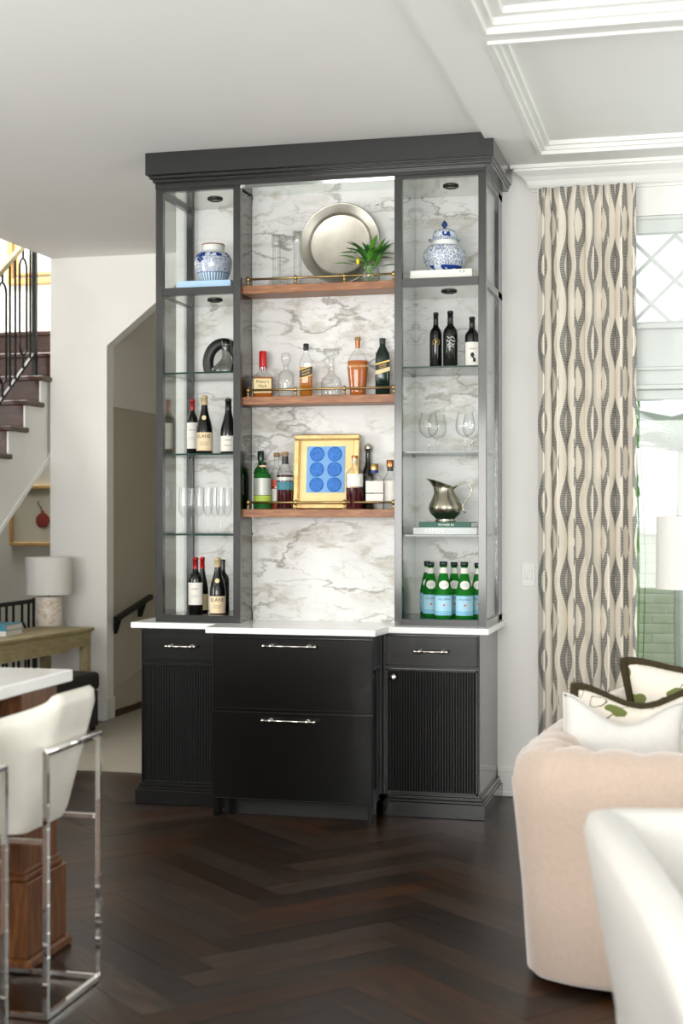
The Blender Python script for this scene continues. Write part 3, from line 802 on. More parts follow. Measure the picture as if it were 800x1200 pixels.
# left case, floor
G2 = 'wine bottles standing at the foot of the clear-sided case'
wine(229, 7.04, ZB, 17, 66.5, BORD, 'red-capped wine bottle with large white label at the case foot', G2, 'foil_red', .80, 'label_white', (.17, .56), text=True)
wine(237, 7.16, ZB, 14, 65, BURG, 'bright red-capped bottle half hidden behind the white-labelled one at the case foot', G2, 'wax_red', .80, 'label_cream', (.05, .34))
wine(255, 7.04, ZB, 19, 66.5, BURG, 'wine bottle with round neck seal and peach label at the case foot', G2, 'foil_tan', .84, 'label_peach', (.03, .33), seal=(.60, .012, 'label_cream'), text=('ELANE', .62, .78))
wine(261, 7.20, ZB, 15, 62, BORD, 'plain black bottle half hidden behind the peach-labelled one at the case foot', G2)
# right case, upper glass shelf
G3 = 'black wine bottles under the lidded jar'
def emblem(t, P, R, h):
    b = BM(); pts = []
    for q in range(20):
        a = 2 * PI * q / 20; z2 = .47 * h + .016 * math.sin(a); th = .016 * math.cos(a) / R; pts.append(((R + .001) * math.sin(th), -(R + .001) * math.cos(th), z2))
    tube(b, pts, .0018, 5, True); obj('ring_emblem', b, 'gold_ink', t)
    b = BM(); text_on(b, 'B', .022, R + .001, .47 * h); obj('lettering', b, 'gold_ink', t)
def whitescript(t, P, R, h):
    b = BM()
    for z0, w0, ph in ((.53, .5, 0), (.475, .62, 1.3), (.42, .5, 2.1), (.375, .45, .5)):
        pts = [((R + .001) * math.sin(a), -(R + .001) * math.cos(a), (z0 + .016 * math.sin(a * 9 + ph)) * h) for a in [(-w0 + 2 * w0 * i / 16) for i in range(17)]]
        tube(b, pts, .0016, 5)
    obj('script_print', b, 'white_ink', t)['kind'] = 'stuff'
def blackfig(t, P, R, h):
    b = BM(); sphere(b, (0, 0, 0), .010, 10, (1, .1, 1.2)); bmesh.ops.translate(b, vec=(-.002, -R - .0012, .25 * h), verts=b.verts[:]); tube(b, [(.0, -R - .001, .22 * h), (.006, -R - .001, .17 * h), (.004, -R - .001, .12 * h)], .004, 5); tube(b, [(.006, -R - .001, .19 * h), (.012, -R - .001, .16 * h), (.010, -R - .001, .11 * h)], .003, 5)
    obj('figure_print', b, 'ink', t)
wine(510.5, 7.10, Z2, 14.5, 66.5, BORD, 'black wine bottle with round gold emblem', G3, 'foil_black', .78, extra=emblem)
wine(527.5, 7.08, Z2, 17, 67.5, BORD, 'black wine bottle with white script lettering', G3, 'foil_black', .78, extra=whitescript, glass='wine_green')
wine(553, 7.08, Z2, 17, 60, BORD, 'wine bottle with white label and small black figure', G3, 'foil_black', .78, 'label_white', (.03, .50), text=True, extra=blackfig)

# sparkling water bottles
WB = [(0, 0), (.9, 0), (1, .02), (1, .43), (.97, .48), (.86, .56), (.66, .68), (.48, .79), (.40, .86), (.38, .95), (.44, .955), (.44, .995), (0, 1)]
G4 = 'green sparkling water bottles at the foot of the case'
def water(px, Y, w, htop, label):
    X, k = spot(px, Y); R = w * k / 2; h = htop * k; P = prf(WB, R, h)
    t = thing('water_bottle', label, 'water bottle', (X, Y, ZB), FACE, G4)
    b = BM(); lathe(b, P, 28); autosmooth(obj('glass_body', b, 'green_glass', t), 50)
    b = BM(); lathe(b, [(R*.40, .925*h), (R*.47, .935*h), (R*.47, h*1.002), (R*.38, h*1.006), (0, h*1.006)], 20, cap=False); obj('cap', b, 'dark_green_glass', t, True)
    b = BM(); lathe(b, [(rad(P, .80*h) + .0006, .80*h), (rad(P, .90*h) + .0006, .90*h)], 20, cap=False); obj('neck_label', b, 'label_white', t, True)
    b = BM(); patch(b, R + .0006, .07*h, .42*h, -1.5, 1.5); lo = obj('paper_label', b, 'label_blue', t, True)
    b = BM(); patch(b, R + .0010, .07*h, .15*h, -1.5, 1.5); obj('label_band', b, 'label_skyblue', lo, True)
    b = BM(); patch(b, R + .0010, .395*h, .42*h, -1.5, 1.5); obj('label_band', b, 'label_skyblue', lo, True)
    b = BM(); text_on(b, 'S.PELLEGRINO', .0135, R + .0014, .35*h, xs=.82); obj('lettering', b, 'navy_ink', lo)
    b = BM(); vs = []
    for q in range(5):
        for rr, da in ((.008, 0), (.0035, PI/5)):
            a = PI/2 + 2*PI*q/5 + da; th = rr*math.cos(a)/R; vs.append(b.verts.new(((R+.0014)*math.sin(th), -(R+.0014)*math.cos(th), .25*h + rr*math.sin(a))))
    b.faces.new(vs); obj('star_mark', b, 'label_red', lo)
    b = BM(); rings = []
    for f in (.02, .35, .7, 1.0):
        vs = []
        for q in range(20):
            a = 2*PI*q/20; z2 = .60*h + f*.021*math.sin(a); r_ = rad(P, z2) + .0016; th = f*.026*math.cos(a)/r_; vs.append(b.verts.new((r_*math.sin(th), -r_*math.cos(th), z2)))
        rings.append(vs)
    b.faces.new(rings[0])
    for A_, B_ in zip(rings, rings[1:]):
        for q in range(20): b.faces.new((A_[q], A_[(q+1) % 20], B_[(q+1) % 20], B_[q]))
    o2 = obj('oval_label', b, 'label_white', t)
    b = BM(); text_on(b, 'S.PELLEGRINO', .0068, rad(P, .6*h) + .0024, .60*h, xs=.75); obj('lettering', b, 'label_skyblue', o2)
water(519.5, 7.02, 20.5, 67, 'front green water bottle, second from the mirrored panel, labelled in pale blue')
water(544, 7.02, 20, 67, 'front green water bottle in line with the pitcher handle, labelled in pale blue')
water(504.5, 7.13, 18.5, 64, 'green water bottle behind the front pair, on their mirrored-panel side')
water(500.5, 7.26, 17, 63, 'rear green water bottle by the mirrored panel, almost hidden by another')
water(532, 7.16, 18, 64, 'green water bottle seen in the gap between the front pair')
water(559.5, 7.14, 17, 64, 'green water bottle half hidden behind the glazed side stile')

# champagne flutes
G5 = 'champagne flutes on the lowest glass shelf'
fl = thing('champagne_flute', 'clear empty champagne flute in a row on the glass shelf', 'glass', (0, 0, 0), 0, G5)
b = BM(); lathe(b, [(.0215, .235), (.0235, .20), (.0245, .15), (.0235, .12), (.016, .098), (.005, .086), (.0032, .08)], 20, cap=False); obj('bowl', b, 'clear_glass', fl, True)
b = BM(); lathe(b, [(.0032, .082), (.003, .03), (.0035, .012), (.008, .005)], 10, cap=False); obj('stem', b, 'clear_glass', fl, True)
b = BM(); lathe(b, [(0, .001), (.030, .001), (.030, .002), (.008, .005)], 20, cap=False); obj('foot', b, 'clear_glass', fl, True)
for k, (px, Y) in enumerate(((215, 7.03), (224, 7.18), (233, 7.10), (243.5, 7.05), (251.5, 7.15), (258.5, 7.07), (266, 7.20))):
    o = fl if k == 0 else copy_tree(fl); X, _ = spot(px, Y); o.location = (X, Y, Z0)
# wine glasses
G6 = 'wine glasses on the glass shelf above the pitcher'
wg = thing('wine_glass', 'clear wide-bowled wine glass above the pewter pitcher', 'glass', (0, 0, 0), 0, G6)
b = BM(); lathe(b, [(.036, .195), (.043, .165), (.048, .13), (.046, .105), (.034, .085), (.014, .073), (.004, .068)], 22, cap=False); obj('bowl', b, 'clear_glass', wg, True)
b = BM(); lathe(b, [(.004, .07), (.0034, .03), (.004, .012), (.010, .004)], 10, cap=False); obj('stem', b, 'clear_glass', wg, True)
b = BM(); lathe(b, [(0, .001), (.036, .001), (.036, .002), (.010, .004)], 20, cap=False); obj('foot', b, 'clear_glass', wg, True)
for k, (px, Y) in enumerate(((502, 7.05), (512, 7.2), (545, 7.05), (553, 7.2))):
    o = wg if k == 0 else copy_tree(wg); X, _ = spot(px, Y); o.location = (X, Y, Z1)

# ginger jars
def book(name, label, px0, px1, Y, z, th, dep, cover, rz=0, text=None, tcol='white_ink', group=None, tx=0, ts=.012):
    X0, k = spot(px0, Y); X1, _ = spot(px1, Y); w = X1 - X0
    t = thing(name, label, 'book', ((X0 + X1) / 2, Y, z), rz, group)
    e = .0025; b = BM(); box(b, -w/2, w/2, 0, dep, 0, e, .0005); box(b, -w/2, w/2, 0, dep, th - e, th, .0005); box(b, -w/2, w/2, -.002, e, 0, th, .0012)
    c = obj('cover', b, cover, t)
    obj('pages', bx(-w/2 + .004, w/2 - .004, .002, dep - .004, e, th - e), 'paper', t)
    if text:
        b = BM(); text_on(b, text, ts, y=-.0028, z=th / 2, cx=tx * w); obj('lettering', b, tcol, c)
    return t
porcelain('porcelain_scroll', [(.0, .050, 'stripe'), (.050, .053, 'line'), (.128, .146, 'blot'), (.126, .1275, 'line'), (.146, .149, 'line'), (.149, .3, 'white')], 85)
JX, k = spot(250.5, 7.10)
book('hardback_book', 'pale blue hardback lying under the open blue and white jar', 208, 270, 6.945, 2.594, .046, .25, 'book_blue', .03)
t = thing('ginger_jar', 'open blue and white jar with scrollwork standing on a pale blue book', 'jar', (JX, 7.09, 2.640)); t.scale = (1, 1, 1.06)
P = [(0, 0), (.066, 0), (.070, .006), (.078, .03), (.091, .065), (.098, .098), (.097, .120), (.086, .143), (.066, .158), (.058, .162), (.057, .168), (.060, .190), (.058, .194), (.053, .194), (.050, .17)]
b = BM(); lathe(b, P, 40, cap=False); autosmooth(obj('body', b, 'porcelain_scroll', t), 60)
b = BM()
for dx, dz in ((0, 0), (-.012, .009), (.012, .009), (-.012, -.009), (.012, -.009), (0, .018), (0, -.018)):
    zc = .122 + dz; r_ = rad(P, zc); th0 = -.42 + dx / r_
    sphere(b, ((r_) * math.sin(th0), -(r_) * math.cos(th0), zc), .0075, 8, (1, 1, 1))
obj('flower_motif', b, 'navy_ink', t, True)['kind'] = 'stuff'
b = BM(); lathe(b, [(.0605, .1885), (.0605, .1915), (.0585, .195), (.0525, .195)], 40, cap=False); obj('rim', b, 'cork', t, True)
porcelain('porcelain_garden', [(.0, .030, 'blot'), (.118, .15, 'white'), (.117, .119, 'line')], 42)
JX, k = spot(522, 7.12)
book('hardback_book', 'white hardback lying flat under the lidded blue and white jar', 480, 553, 6.945, 2.594, .026, .26, 'book_white', 0, None)
book('hardback_book', 'cream hardback with two dark spine marks directly under the lidded jar', 480.5, 553, 6.946, 2.620, .026, .26, 'book_white', 0, 'II  II', 'ink', None, .34, .016)
t = thing('ginger_jar', 'lidded blue and white jar with birds standing on two white books', 'jar', (JX, 7.09, 2.646)); t.scale = (1, 1, 1.14)
P = [(0, 0), (.055, 0), (.062, .004), (.088, .030), (.104, .060), (.107, .078), (.100, .102), (.080, .120), (.064, .126), (.062, .145)]
b = BM(); lathe(b, P, 40, cap=False); autosmooth(obj('body', b, 'porcelain_garden', t), 60)
porcelain('porcelain_lid', [(.158, .178, 'blot')], 60)
b = BM(); lathe(b, [(.060, .143), (.079, .146), (.081, .150), (.060, .156), (.058, .172), (.052, .186), (.030, .195), (.010, .198), (0, .198)], 36, cap=False); lid = autosmooth(obj('lid', b, 'porcelain_lid', t), 60)
b = BM(); lathe(b, [(.009, .197), (.008, .205), (.014, .211), (.015, .217), (.009, .227), (0, .235)], 16, cap=False); obj('finial', b, 'navy_ink', lid, True)
# black ring sculpture and smoky decanter
X, k = spot(259, 7.17)
t = BM(); pts = []
for q in range(25):
    a = math.radians(-38) + math.radians(256) * q / 24; pts.append((math.cos(a) * .082, 0, .098 + math.sin(a) * .098 * 1.0))
rr = tube(t, pts, .030, 10); bmesh.ops.scale(t, vec=(1, .8, 1), verts=t.verts[:])
zmin = min(v.co.z for v in t.verts)
bmesh.ops.translate(t, vec=(0, 0, -zmin), verts=t.verts[:]); 
o = obj('ring_sculpture', t, 'black_ceramic', None, True); o.location = (X, 7.20, Z2); tag(o, 'matte black open ring sculpture behind the smoky decanter', 'sculpture')
def decanter(name, label, px, Y, z, body, stop, cols=('clear_glass', 'clear_glass'), sq=2.0, group=None, seg=28, liquid=None):
    X, k = spot(px, Y); t = thing(name, label, 'decanter', (X, Y, z), FACE, group)
    b = BM(); lathe(b, [(r * k, h * k) for r, h in body], seg, sq=sq, cap=False); obj('body', b, cols[0], t, True)
    b = BM(); lathe(b, [(r * k, h * k) for r, h in stop], 16, cap=False); obj('stopper', b, cols[1], t, True)
    b = BM(); lathe(b, [(0, .002), (body[1][0] * k * .93, .002), (body[2][0] * k * .93, .010), (0, .010)], seg, sq=sq, cap=False); obj('thick_base', b, 'clear_glass', t, True)
    return t
decanter('decanter', 'wide-bellied smoky decanter beside the black ring sculpture', 265, 7.05, Z2, [(0, 0), (17, 0), (18, 2), (17, 6), (9, 13), (5.5, 18), (5, 30), (6, 33)], [(4.5, 28), (5.5, 33), (5.5, 39), (0, 40)], ('smoky_glass', 'smoky_glass'))

# ------------------------------------------------------------------ top walnut shelf
Y = 7.06; z = ZS[0]
for px, lab, s_ in ((324, 'clear glass column candlestick standing apart from the pewter charger', 1.0), (348.5, 'clear glass column candlestick overlapping the rim of the pewter charger', 1.05)):
    X, k = spot(px, 7.02); t = thing('candlestick', lab, 'candlestick', (X, 7.02, z), 0, 'glass candlesticks')
    b = BM(); lathe(b, [(0, 0), (6 * k, 0), (6 * k, .006), (4.6 * k, .010)], 16, cap=False); obj('foot', b, 'clear_glass', t, True)
    b = BM(); lathe(b, [(4.6 * k, .008), (4.6 * k, 47 * k * s_)], 16, cap=False); lathe(b, [(2.0 * k, .008), (2.0 * k, 47 * k * s_)], 10, cap=False); obj('column', b, 'clear_glass', t, True)
    b = BM(); lathe(b, [(4.6 * k, 47 * k * s_), (5.6 * k, 49 * k * s_), (5.6 * k, 61 * k * s_), (4 * k, 62 * k * s_), (3.5 * k, 50 * k * s_)], 16, cap=False); obj('candle_cup', b, 'clear_glass', t, True)
# pewter charger leaning on the marble
X, k = spot(399.5, 7.08); R = 48.5 * k
t = thing('charger_plate', 'large round pewter charger leaning against the marble', 'plate', (X, 7.06, z), 0)
def disc(bm, prof):
    lathe(bm, prof, 56, cap=False)
    bmesh.ops.rotate(bm, cent=(0, 0, 0), matrix=Matrix.Rotation(PI/2 - .09, 3, 'X'), verts=bm.verts[:])
    bmesh.ops.translate(bm, vec=(0, 0, R * math.cos(.09) + .002), verts=bm.verts[:]); return bm
b = disc(BM(), [(0, -.002), (R*.70, -.002), (R*.745, .002), (R*.77, .012), (R*.97, .017), (R*.985, .021), (R, .019), (R, .014), (R*.96, .010), (R*.70, -.008), (0, -.008)])
obj('dish', b, 'pewter', t, True)
b = disc(BM(), [(R*.725, .001), (R*.74, .006), (R*.755, .0105), (R*.775, .0145)]); obj('well_rim', b, 'pewter', t, True)
# plant in a glass vase
X, k = spot(433, 7.0)
t = thing('vase_of_leaves', 'leafy green sprigs with a yellow bloom in a clear glass vase', 'plant', (X, 7.0, z))
b = BM(); lathe(b, [(0, .002), (.040, .002), (.050, .02), (.052, .045), (.046, .066), (.048, .075)], 24, cap=False); obj('vase', b, 'clear_glass', t, True)
b = BM(); lathe(b, [(0, .006), (.036, .006), (.046, .02), (.047, .038), (0, .038)], 20, cap=False); obj('vase_water', b, 'water', t, True)
def leaf(bm, p, d, L_, w_, fold=.25):
    d = Vector(d).normalized(); s_ = d.cross(Vector((0, 0, 1)));
    if s_.length < .1: s_ = Vector((1, 0, 0))
    s_.normalize(); n = s_.cross(d); prev = None
    for i in range(7):
        u = i / 6; ww = w_ * math.sin(PI * (u ** .8)) if 0 < u < 1 else .0004; c = p + d * L_ * u - n * 0 + Vector((0, 0, -.12 * L_ * u * u))
        row = [bm.verts.new(c - s_ * ww + n * ww * fold), bm.verts.new(c), bm.verts.new(c + s_ * ww + n * ww * fold)]
        if prev:
            for q in range(2): bm.faces.new((prev[q], prev[q+1], row[q+1], row[q]))
        prev = row
rs = random.Random(3)
for q in range(7):
    a = PI + PI * (q + .5) / 7 * -1; dx = math.cos(a) * .05; b = BM(); tube(b, [(dx * -.2, 0, .02), (dx * .4, -.005, .075), (dx * 1.0, -.01, .11)], .0018, 5); obj('stem', b, 'leaf', t)
for q in range(46):
    a = rs.uniform(0, 2 * PI); el = rs.uniform(.05, 1.25); dr = Vector((math.cos(a) * math.cos(el) * 1.35 - .12, math.sin(a) * math.cos(el) * .55 - .1, math.sin(el)))
    p = Vector((dr.x * .045 + rs.uniform(-.02, .02), -.01 + rs.uniform(-.015, .015), .075 + rs.uniform(0, .085)))
    b = BM(); leaf(b, p, dr, rs.uniform(.075, .12), rs.uniform(.014, .020)); obj('leaf', b, rs.choice(['leaf', 'leaf', 'leaf_dark']), t, True)
b = BM(); sphere(b, (-.048, -.05, .100), .011, 10, (.8, .8, 1.5)); obj('bloom', b, 'flower_yellow', t, True)

# ------------------------------------------------------------------ middle walnut shelf
def liquor(name, label, px, Y, z, w, htop, P, glass='clear_glass', liquid=None, fill=.6, sq=2.0, sy=1.0, cap=None, capz=.9, capr=None, rz=FACE, group=None, seg=32):
    X, k = spot(px, Y); R = w * k / 2; h = htop * k; Q = prf(P, R, h)
    t = thing(name, label, 'bottle', (X, Y, z), rz, group)
    b = BM(); lathe(b, Q, seg, sq=sq, sy=sy, cap=False); autosmooth(obj('glass_body', b, glass, t), 50)
    if liquid:
        zf = fill * h; L_ = [(0, .006), (.94 * rad(Q, .01 * h + .006), .006)] + [(r * .94, zz) for r, zz in Q if .02 * h < zz < zf] + [(.94 * rad(Q, zf), zf), (0, zf)]
        b = BM(); lathe(b, L_, seg, sq=sq, sy=sy, cap=False); autosmooth(obj('liquor', b, liquid, t), 50)
    if cap:
        zc = capz * h; r_ = (capr * R) if capr else rad(Q, zc) * 1.12
        b = BM(); lathe(b, [(r_ * .98, zc), (r_, zc + .002), (r_, h * .995), (r_ * .92, h * 1.003), (0, h * 1.003)], 20, cap=False); autosmooth(obj('cap', b, cap, t), 50)
    return t, Q, R, h
def flat_label(t, R, z0, z1, wf, col, text=(), tcol='ink', sy=1.0, name='paper_label', y=None, slant=0):
    """flat label on the face of a square bottle"""
    yy = -(R * sy + .0012) if y is None else y
    b = BM(); w = R * wf
    prism(b, [(-w, z0), (w, z0 + slant), (w, z1 + slant), (-w, z1)], 'y', yy - .0006, yy); lo = obj(name, b, col, t)
    for s_, sz, f in text:
        b = BM(); text_on(b, s_, sz, y=yy - .0012, z=z0 + slant / 2 + (z1 - z0) * f, rot=math.atan2(slant, 2 * w)); obj('lettering', b, tcol, lo)
    return lo
def ring_label(t, R, z0, z1, col, text=(), tcol='ink', span=1.3, name='paper_label'):
    b = BM(); patch(b, R + .0008, z0, z1, -span, span); lo = obj(name, b, col, t, True)
    for s_, sz, f in text:
        b = BM(); text_on(b, s_, sz, R + .0016, z0 + (z1 - z0) * f); obj('lettering', b, tcol, lo)
    return lo
z = ZS[1]; Y = 7.05; SQB = [(0, 0), (.93, 0), (1, .012), (1, .42), (.93, .46), (.62, .52), (.36, .58), (.33, .64), (.33, .97), (.30, 1), (0, 1)]
G7 = 'spirits on the middle walnut shelf'
t, Q, R, h = liquor('whiskey_bottle', 'square bourbon bottle with cream label and dripping red wax neck', 308, Y, z, 24, 55, SQB, liquid='amber_deep', fill=.44, sq=4.5, sy=.8)
b = BM(); lathe(b, [(R*.36, .68*h), (R*.38, .70*h), (R*.38, .985*h), (R*.33, h*1.004), (0, h*1.004)], 20, cap=False)
for q in range(9): 
    a = 2*PI*q/9; L_ = (.04, .10, .06, .13, .05, .09, .04, .11, .07)[q]; tube(b, [(R*.36*math.cos(a), R*.36*math.sin(a), .70*h), (R*.35*math.cos(a), R*.35*math.sin(a), (.69-L_)*h)], .0022, 5)
obj('wax_seal', b, 'wax_red', t, True)
flat_label(t, R, .10*h, .405*h, .86, 'label_cream', (("Maker's", .021, .78), ('Mark', .021, .48), ('WHISKY', .009, .2)), sy=.8)
decanter('decanter', 'small cut-crystal decanter with ball stopper beside the bourbon', 335, 7.05, z, [(0, 0), (8, 0), (9, 2), (9.5, 20), (9, 27), (6, 31), (3, 33), (2.6, 38), (4, 39)], [(2, 36), (3, 40), (5.6, 43), (6, 48), (4.5, 52), (0, 53)], sq=3.2, seg=12)
t, Q, R, h = liquor('whiskey_bottle', 'square clear whiskey bottle with slanted black label, half full of amber', 358.5, 7.06, z, 15, 63, [(0, 0), (.95, 0), (1, .01), (1, .64), (.92, .70), (.60, .77), (.40, .81), (.38, .88), (.38, .985), (.3, 1), (0, 1)], liquid='amber', fill=.56, sq=5, cap='foil_black', capz=.88, capr=.44)
flat_label(t, R, .35*h, .50*h, .99, 'label_black', (('JOHNNIE', .0105, .66), ('WALKER', .0105, .30)), 'gold_ink', slant=.020)
flat_label(t, R, .335*h, .35*h, .99, 'gold_ink', slant=.020, name='label_band')
flat_label(t, R, .50*h, .515*h, .99, 'gold_ink', slant=.020, name='label_band')
decanter('decanter', 'broad-bodied clear decanter with crown stopper between two whiskeys', 388, 7.05, z, [(0, 0), (11.5, 0), (12, 2), (12, 17), (10, 22), (5, 26), (3.4, 29), (3.2, 44), (5, 46)], [(2.5, 42), (3, 46), (9.5, 50), (9, 52), (9.5, 56), (5, 55), (0, 56)])
t, Q, R, h = liquor('whiskey_bottle', 'curvy clear bottle full of copper-coloured whiskey, tall stopper', 419, 7.05, z, 25, 69.5, [(0, 0), (.68, 0), (.74, .01), (.76, .10), (.90, .32), (1, .50), (.97, .58), (.80, .66), (.45, .75), (.24, .80), (.20, .84), (.20, .94), (.24, .945), (.24, 1), (0, 1)], liquid='amber_deep', fill=.60, sy=.62, cap='cork', capz=.945, capr=.29)
b = BM(); lathe(b, [(R*.225, .82*h), (R*.225, .945*h)], 16, cap=False); obj('neck_band', b, 'copper', t, True)
b = BM(); text_on(b, "ANGEL'S ENVY", .016, y=-R*.62 - .002, z=.50*h); obj('lettering', b, 'label_cream', t)
t, Q, R, h = liquor('whiskey_bottle', 'dark green square bottle with slanted gold label at the shelf end', 448, 7.06, z, 17, 67.5, [(0, 0), (.95, 0), (1, .01), (1, .66), (.95, .72), (.66, .80), (.42, .86), (.40, .91), (.40, 1), (0, 1)], glass='dark_green_glass', sq=5, cap='foil_black', capz=.91, capr=.44)
flat_label(t, R, .36*h, .43*h, .99, 'label_cream', slant=.020, name='label_band')
flat_label(t, R, .43*h, .52*h, .99, 'label_black', (('JOHNNIE', .009, .68), ('WALKER', .009, .30)), 'gold_ink', slant=.020)
flat_label(t, R, .525*h, .55*h, .99, 'gold_ink', slant=.020, name='label_band')

# ------------------------------------------------------------------ lower walnut shelf
z = ZS[2]
ROUND = [(0, 0), (.93, 0), (1, .01), (1, .50), (.95, .58), (.78, .66), (.46, .74), (.36, .80), (.34, .98), (.3, 1), (0, 1)]
t, Q, R, h = liquor('liqueur_bottle', 'green bottle with silver and lime label, black and cream cap', 307.5, 7.03, z, 21, 55, [(0, 0), (.93, 0), (1, .01), (1, .64), (.95, .71), (.74, .78), (.42, .83), (.36, .86), (.34, 1), (0, 1)], glass='bottle_green', cap='foil_black', capz=.86, capr=.42)
ring_label(t, R, .30*h, .66*h, 'label_silver', ()); ring_label(t, R, .14*h, .29*h, 'label_lime', (), name='lower_label')
b = BM(); lathe(b, [(R*.43, .90*h), (R*.43, .935*h)], 16, cap=False); obj('cap_band', b, 'label_cream', t, True)
t, Q, R, h = liquor('liqueur_bottle', 'taller green bottle with dark green cap behind the lime-labelled one', 305.5, 7.09, z, 17, 68, BORD, glass='bottle_green', cap='dark_green_glass', capz=.84, capr=.46)
ring_label(t, R, .25*h, .6*h, 'label_silver')
t, Q, R, h = liquor('liqueur_bottle', 'clear bottle of orange liqueur with cork top, half behind a dark one', 324, 7.09, z, 17, 66, ROUND, liquid='orange_liquor', fill=.50, cap='cork', capz=.93, capr=.42)
ring_label(t, R, .10*h, .36*h, 'label_white'); ring_label(t, R, .40*h, .52*h, 'label_red', (), name='upper_label')
t, Q, R, h = liquor('liqueur_bottle', 'bottle of dark red liqueur with teal label beside the gold frame', 334, 7.03, z, 20, 67, [(0, 0), (.95, 0), (1, .01), (1, .58), (.92, .64), (.60, .74), (.36, .80), (.33, .85), (.33, 1), (0, 1)], liquid='red_liquor', fill=.60, cap='cork', capz=.94, capr=.40)
b = BM(); lathe(b, [(R*.38, .79*h), (R*.36, .93*h)], 16, cap=False); obj('neck_sleeve', b, 'foil_black', t, True)
ring_label(t, R, .34*h, .48*h, 'label_teal', ()); ring_label(t, R, .50*h, .56*h, 'label_silver', (), name='upper_label')
# framed art: six round reliefs on sky blue
X0 = onY(343.5, 600, 7.03).x; X1 = onY(420, 600, 7.03).x; fh = .376; fw_ = X1 - X0
t = thing('framed_art', 'gold framed artwork of six blue discs on a sky blue ground', 'picture', ((X0 + X1) / 2, 7.035, z))
LN = Matrix.Rotation(-.10, 3, 'X')
def lean(bm): bmesh.ops.rotate(bm, cent=(0, 0, 0), matrix=LN, verts=bm.verts[:]); return bm
hw2 = fw_ / 2
for nm, a0, a1, b0, b1 in (('frame_rail', -hw2, hw2, 0, .026), ('frame_rail', -hw2, hw2, fh - .026, fh), ('frame_stile', -hw2, -hw2 + .026, .026, fh - .026), ('frame_stile', hw2 - .026, hw2, .026, fh - .026)):
    b = BM(); box(b, a0, a1, -.022, .004, b0, b1, .005, 2); fr = obj(nm, lean(b), 'gold_leaf', t)
    b = BM()
    if nm == 'frame_rail':
        zz = b1 if b0 < .01 else b0; s_ = -1 if b0 < .01 else 1; box(b, a0 + .026, a1 - .026, -.016, 0, zz - .004, zz + .004, .001)
    else:
        xx = a1 if a0 < -.1 else a0; box(b, xx - .004, xx + .004, -.016, 0, b0, b1, .001)
    obj('inner_lip', lean(b), 'brass', fr)
obj('gold_mount', lean(bx(-hw2 + .02, hw2 - .02, -.006, .002, .02, fh - .02)), 'gold_mat', t)
ax0, ax1 = onY(358, 600, 7.03).x - t.location.x, onY(403, 600, 7.03).x - t.location.x; az0, az1 = .083, .317
sh_ = obj('blue_sheet', lean(bx(ax0, ax1, -.0085, -.006, az0, az1)), 'art_sky', t)
for r_ in range(3):
    for c_i in range(2):
        b = BM(); lathe(b, [(.036, 0), (.037, .002), (.033, .005), (.029, .004), (.015, .0055), (0, .006)], 24, cap=False)
        bmesh.ops.rotate(b, cent=(0, 0, 0), matrix=Matrix.Rotation(PI/2, 3, 'X'), verts=b.verts[:])
        bmesh.ops.translate(b, vec=(ax0 + (ax1 - ax0) * (.27 + .46 * c_i), -.0085, az0 + (az1 - az0) * (.17 + .33 * r_)), verts=b.verts[:])
        obj('disc_relief', lean(b), 'art_disc', sh_, True)
t, Q, R, h = liquor('liqueur_bottle', 'clear bottle of red liqueur with white label in front of the gold frame', 415.5, 6.995, z, 21, 62.5, [(0, 0), (.95, 0), (1, .01), (1, .62), (.95, .68), (.62, .75), (.34, .79), (.32, .84), (.32, 1), (0, 1)], liquid='red_liquor', fill=.40, cap='copper', capz=.955, capr=.36, sq=2.6)
b = BM(); lathe(b, [(R*.31, .83*h), (R*.31, .955*h)], 12, cap=False); obj('neck_cork', b, 'foil_tan', t, True)
ring_label(t, R, .42*h, .66*h, 'label_white', (), span=1.1)
t, Q, R, h = liquor('liqueur_bottle', 'tall black bottle with silver swing stopper behind the white-labelled one', 431, 7.09, z, 14, 75, [(0, 0), (.95, 0), (1, .01), (1, .50), (.9, .58), (.55, .68), (.40, .74), (.38, .94), (.42, .95), (.42, 1), (0, 1)], glass='wine_black', cap='antique_silver', capz=.94, capr=.52)
b = BM(); tube(b, [(-R*.5, -.002, .90*h), (-R*.6, -.004, .97*h), (0, -.004, 1.03*h), (R*.6, -.004, .985*h), (R*.5, -.002, .90*h)], .002, 5); obj('swing_wire', b, 'antique_silver', t, True)
t, Q, R, h = liquor('liqueur_bottle', 'clear square bottle with two white labels, gold cap and blue neck band', 438.5, 7.02, z, 22.5, 53, [(0, 0), (.93, 0), (1, .012), (1, .64), (.92, .70), (.60, .75), (.40, .78), (.38, .83), (.38, 1), (0, 1)], sq=4, sy=.7, cap='brass', capz=.86, capr=.44)
flat_label(t, R, .36*h, .62*h, .90, 'label_white', (), sy=.7); flat_label(t, R, .17*h, .34*h, .90, 'label_white', (), sy=.7, name='lower_label')
b = BM(); lathe(b, [(R*.43, .80*h), (R*.43, .86*h)], 16, cap=False); obj('neck_band', b, 'navy_ink', t, True)
t, Q, R, h = liquor('liqueur_bottle', 'clear bottle with cream label and copper cap at the shelf end', 457, 7.05, z, 17, 57.5, ROUND, cap='copper', capz=.86, capr=.50)
ring_label(t, R, .16*h, .58*h, 'label_white', ())
b = BM(); lathe(b, [(R*.42, .78*h), (R*.42, .86*h)], 16, cap=False); obj('neck_band', b, 'foil_black', t, True)

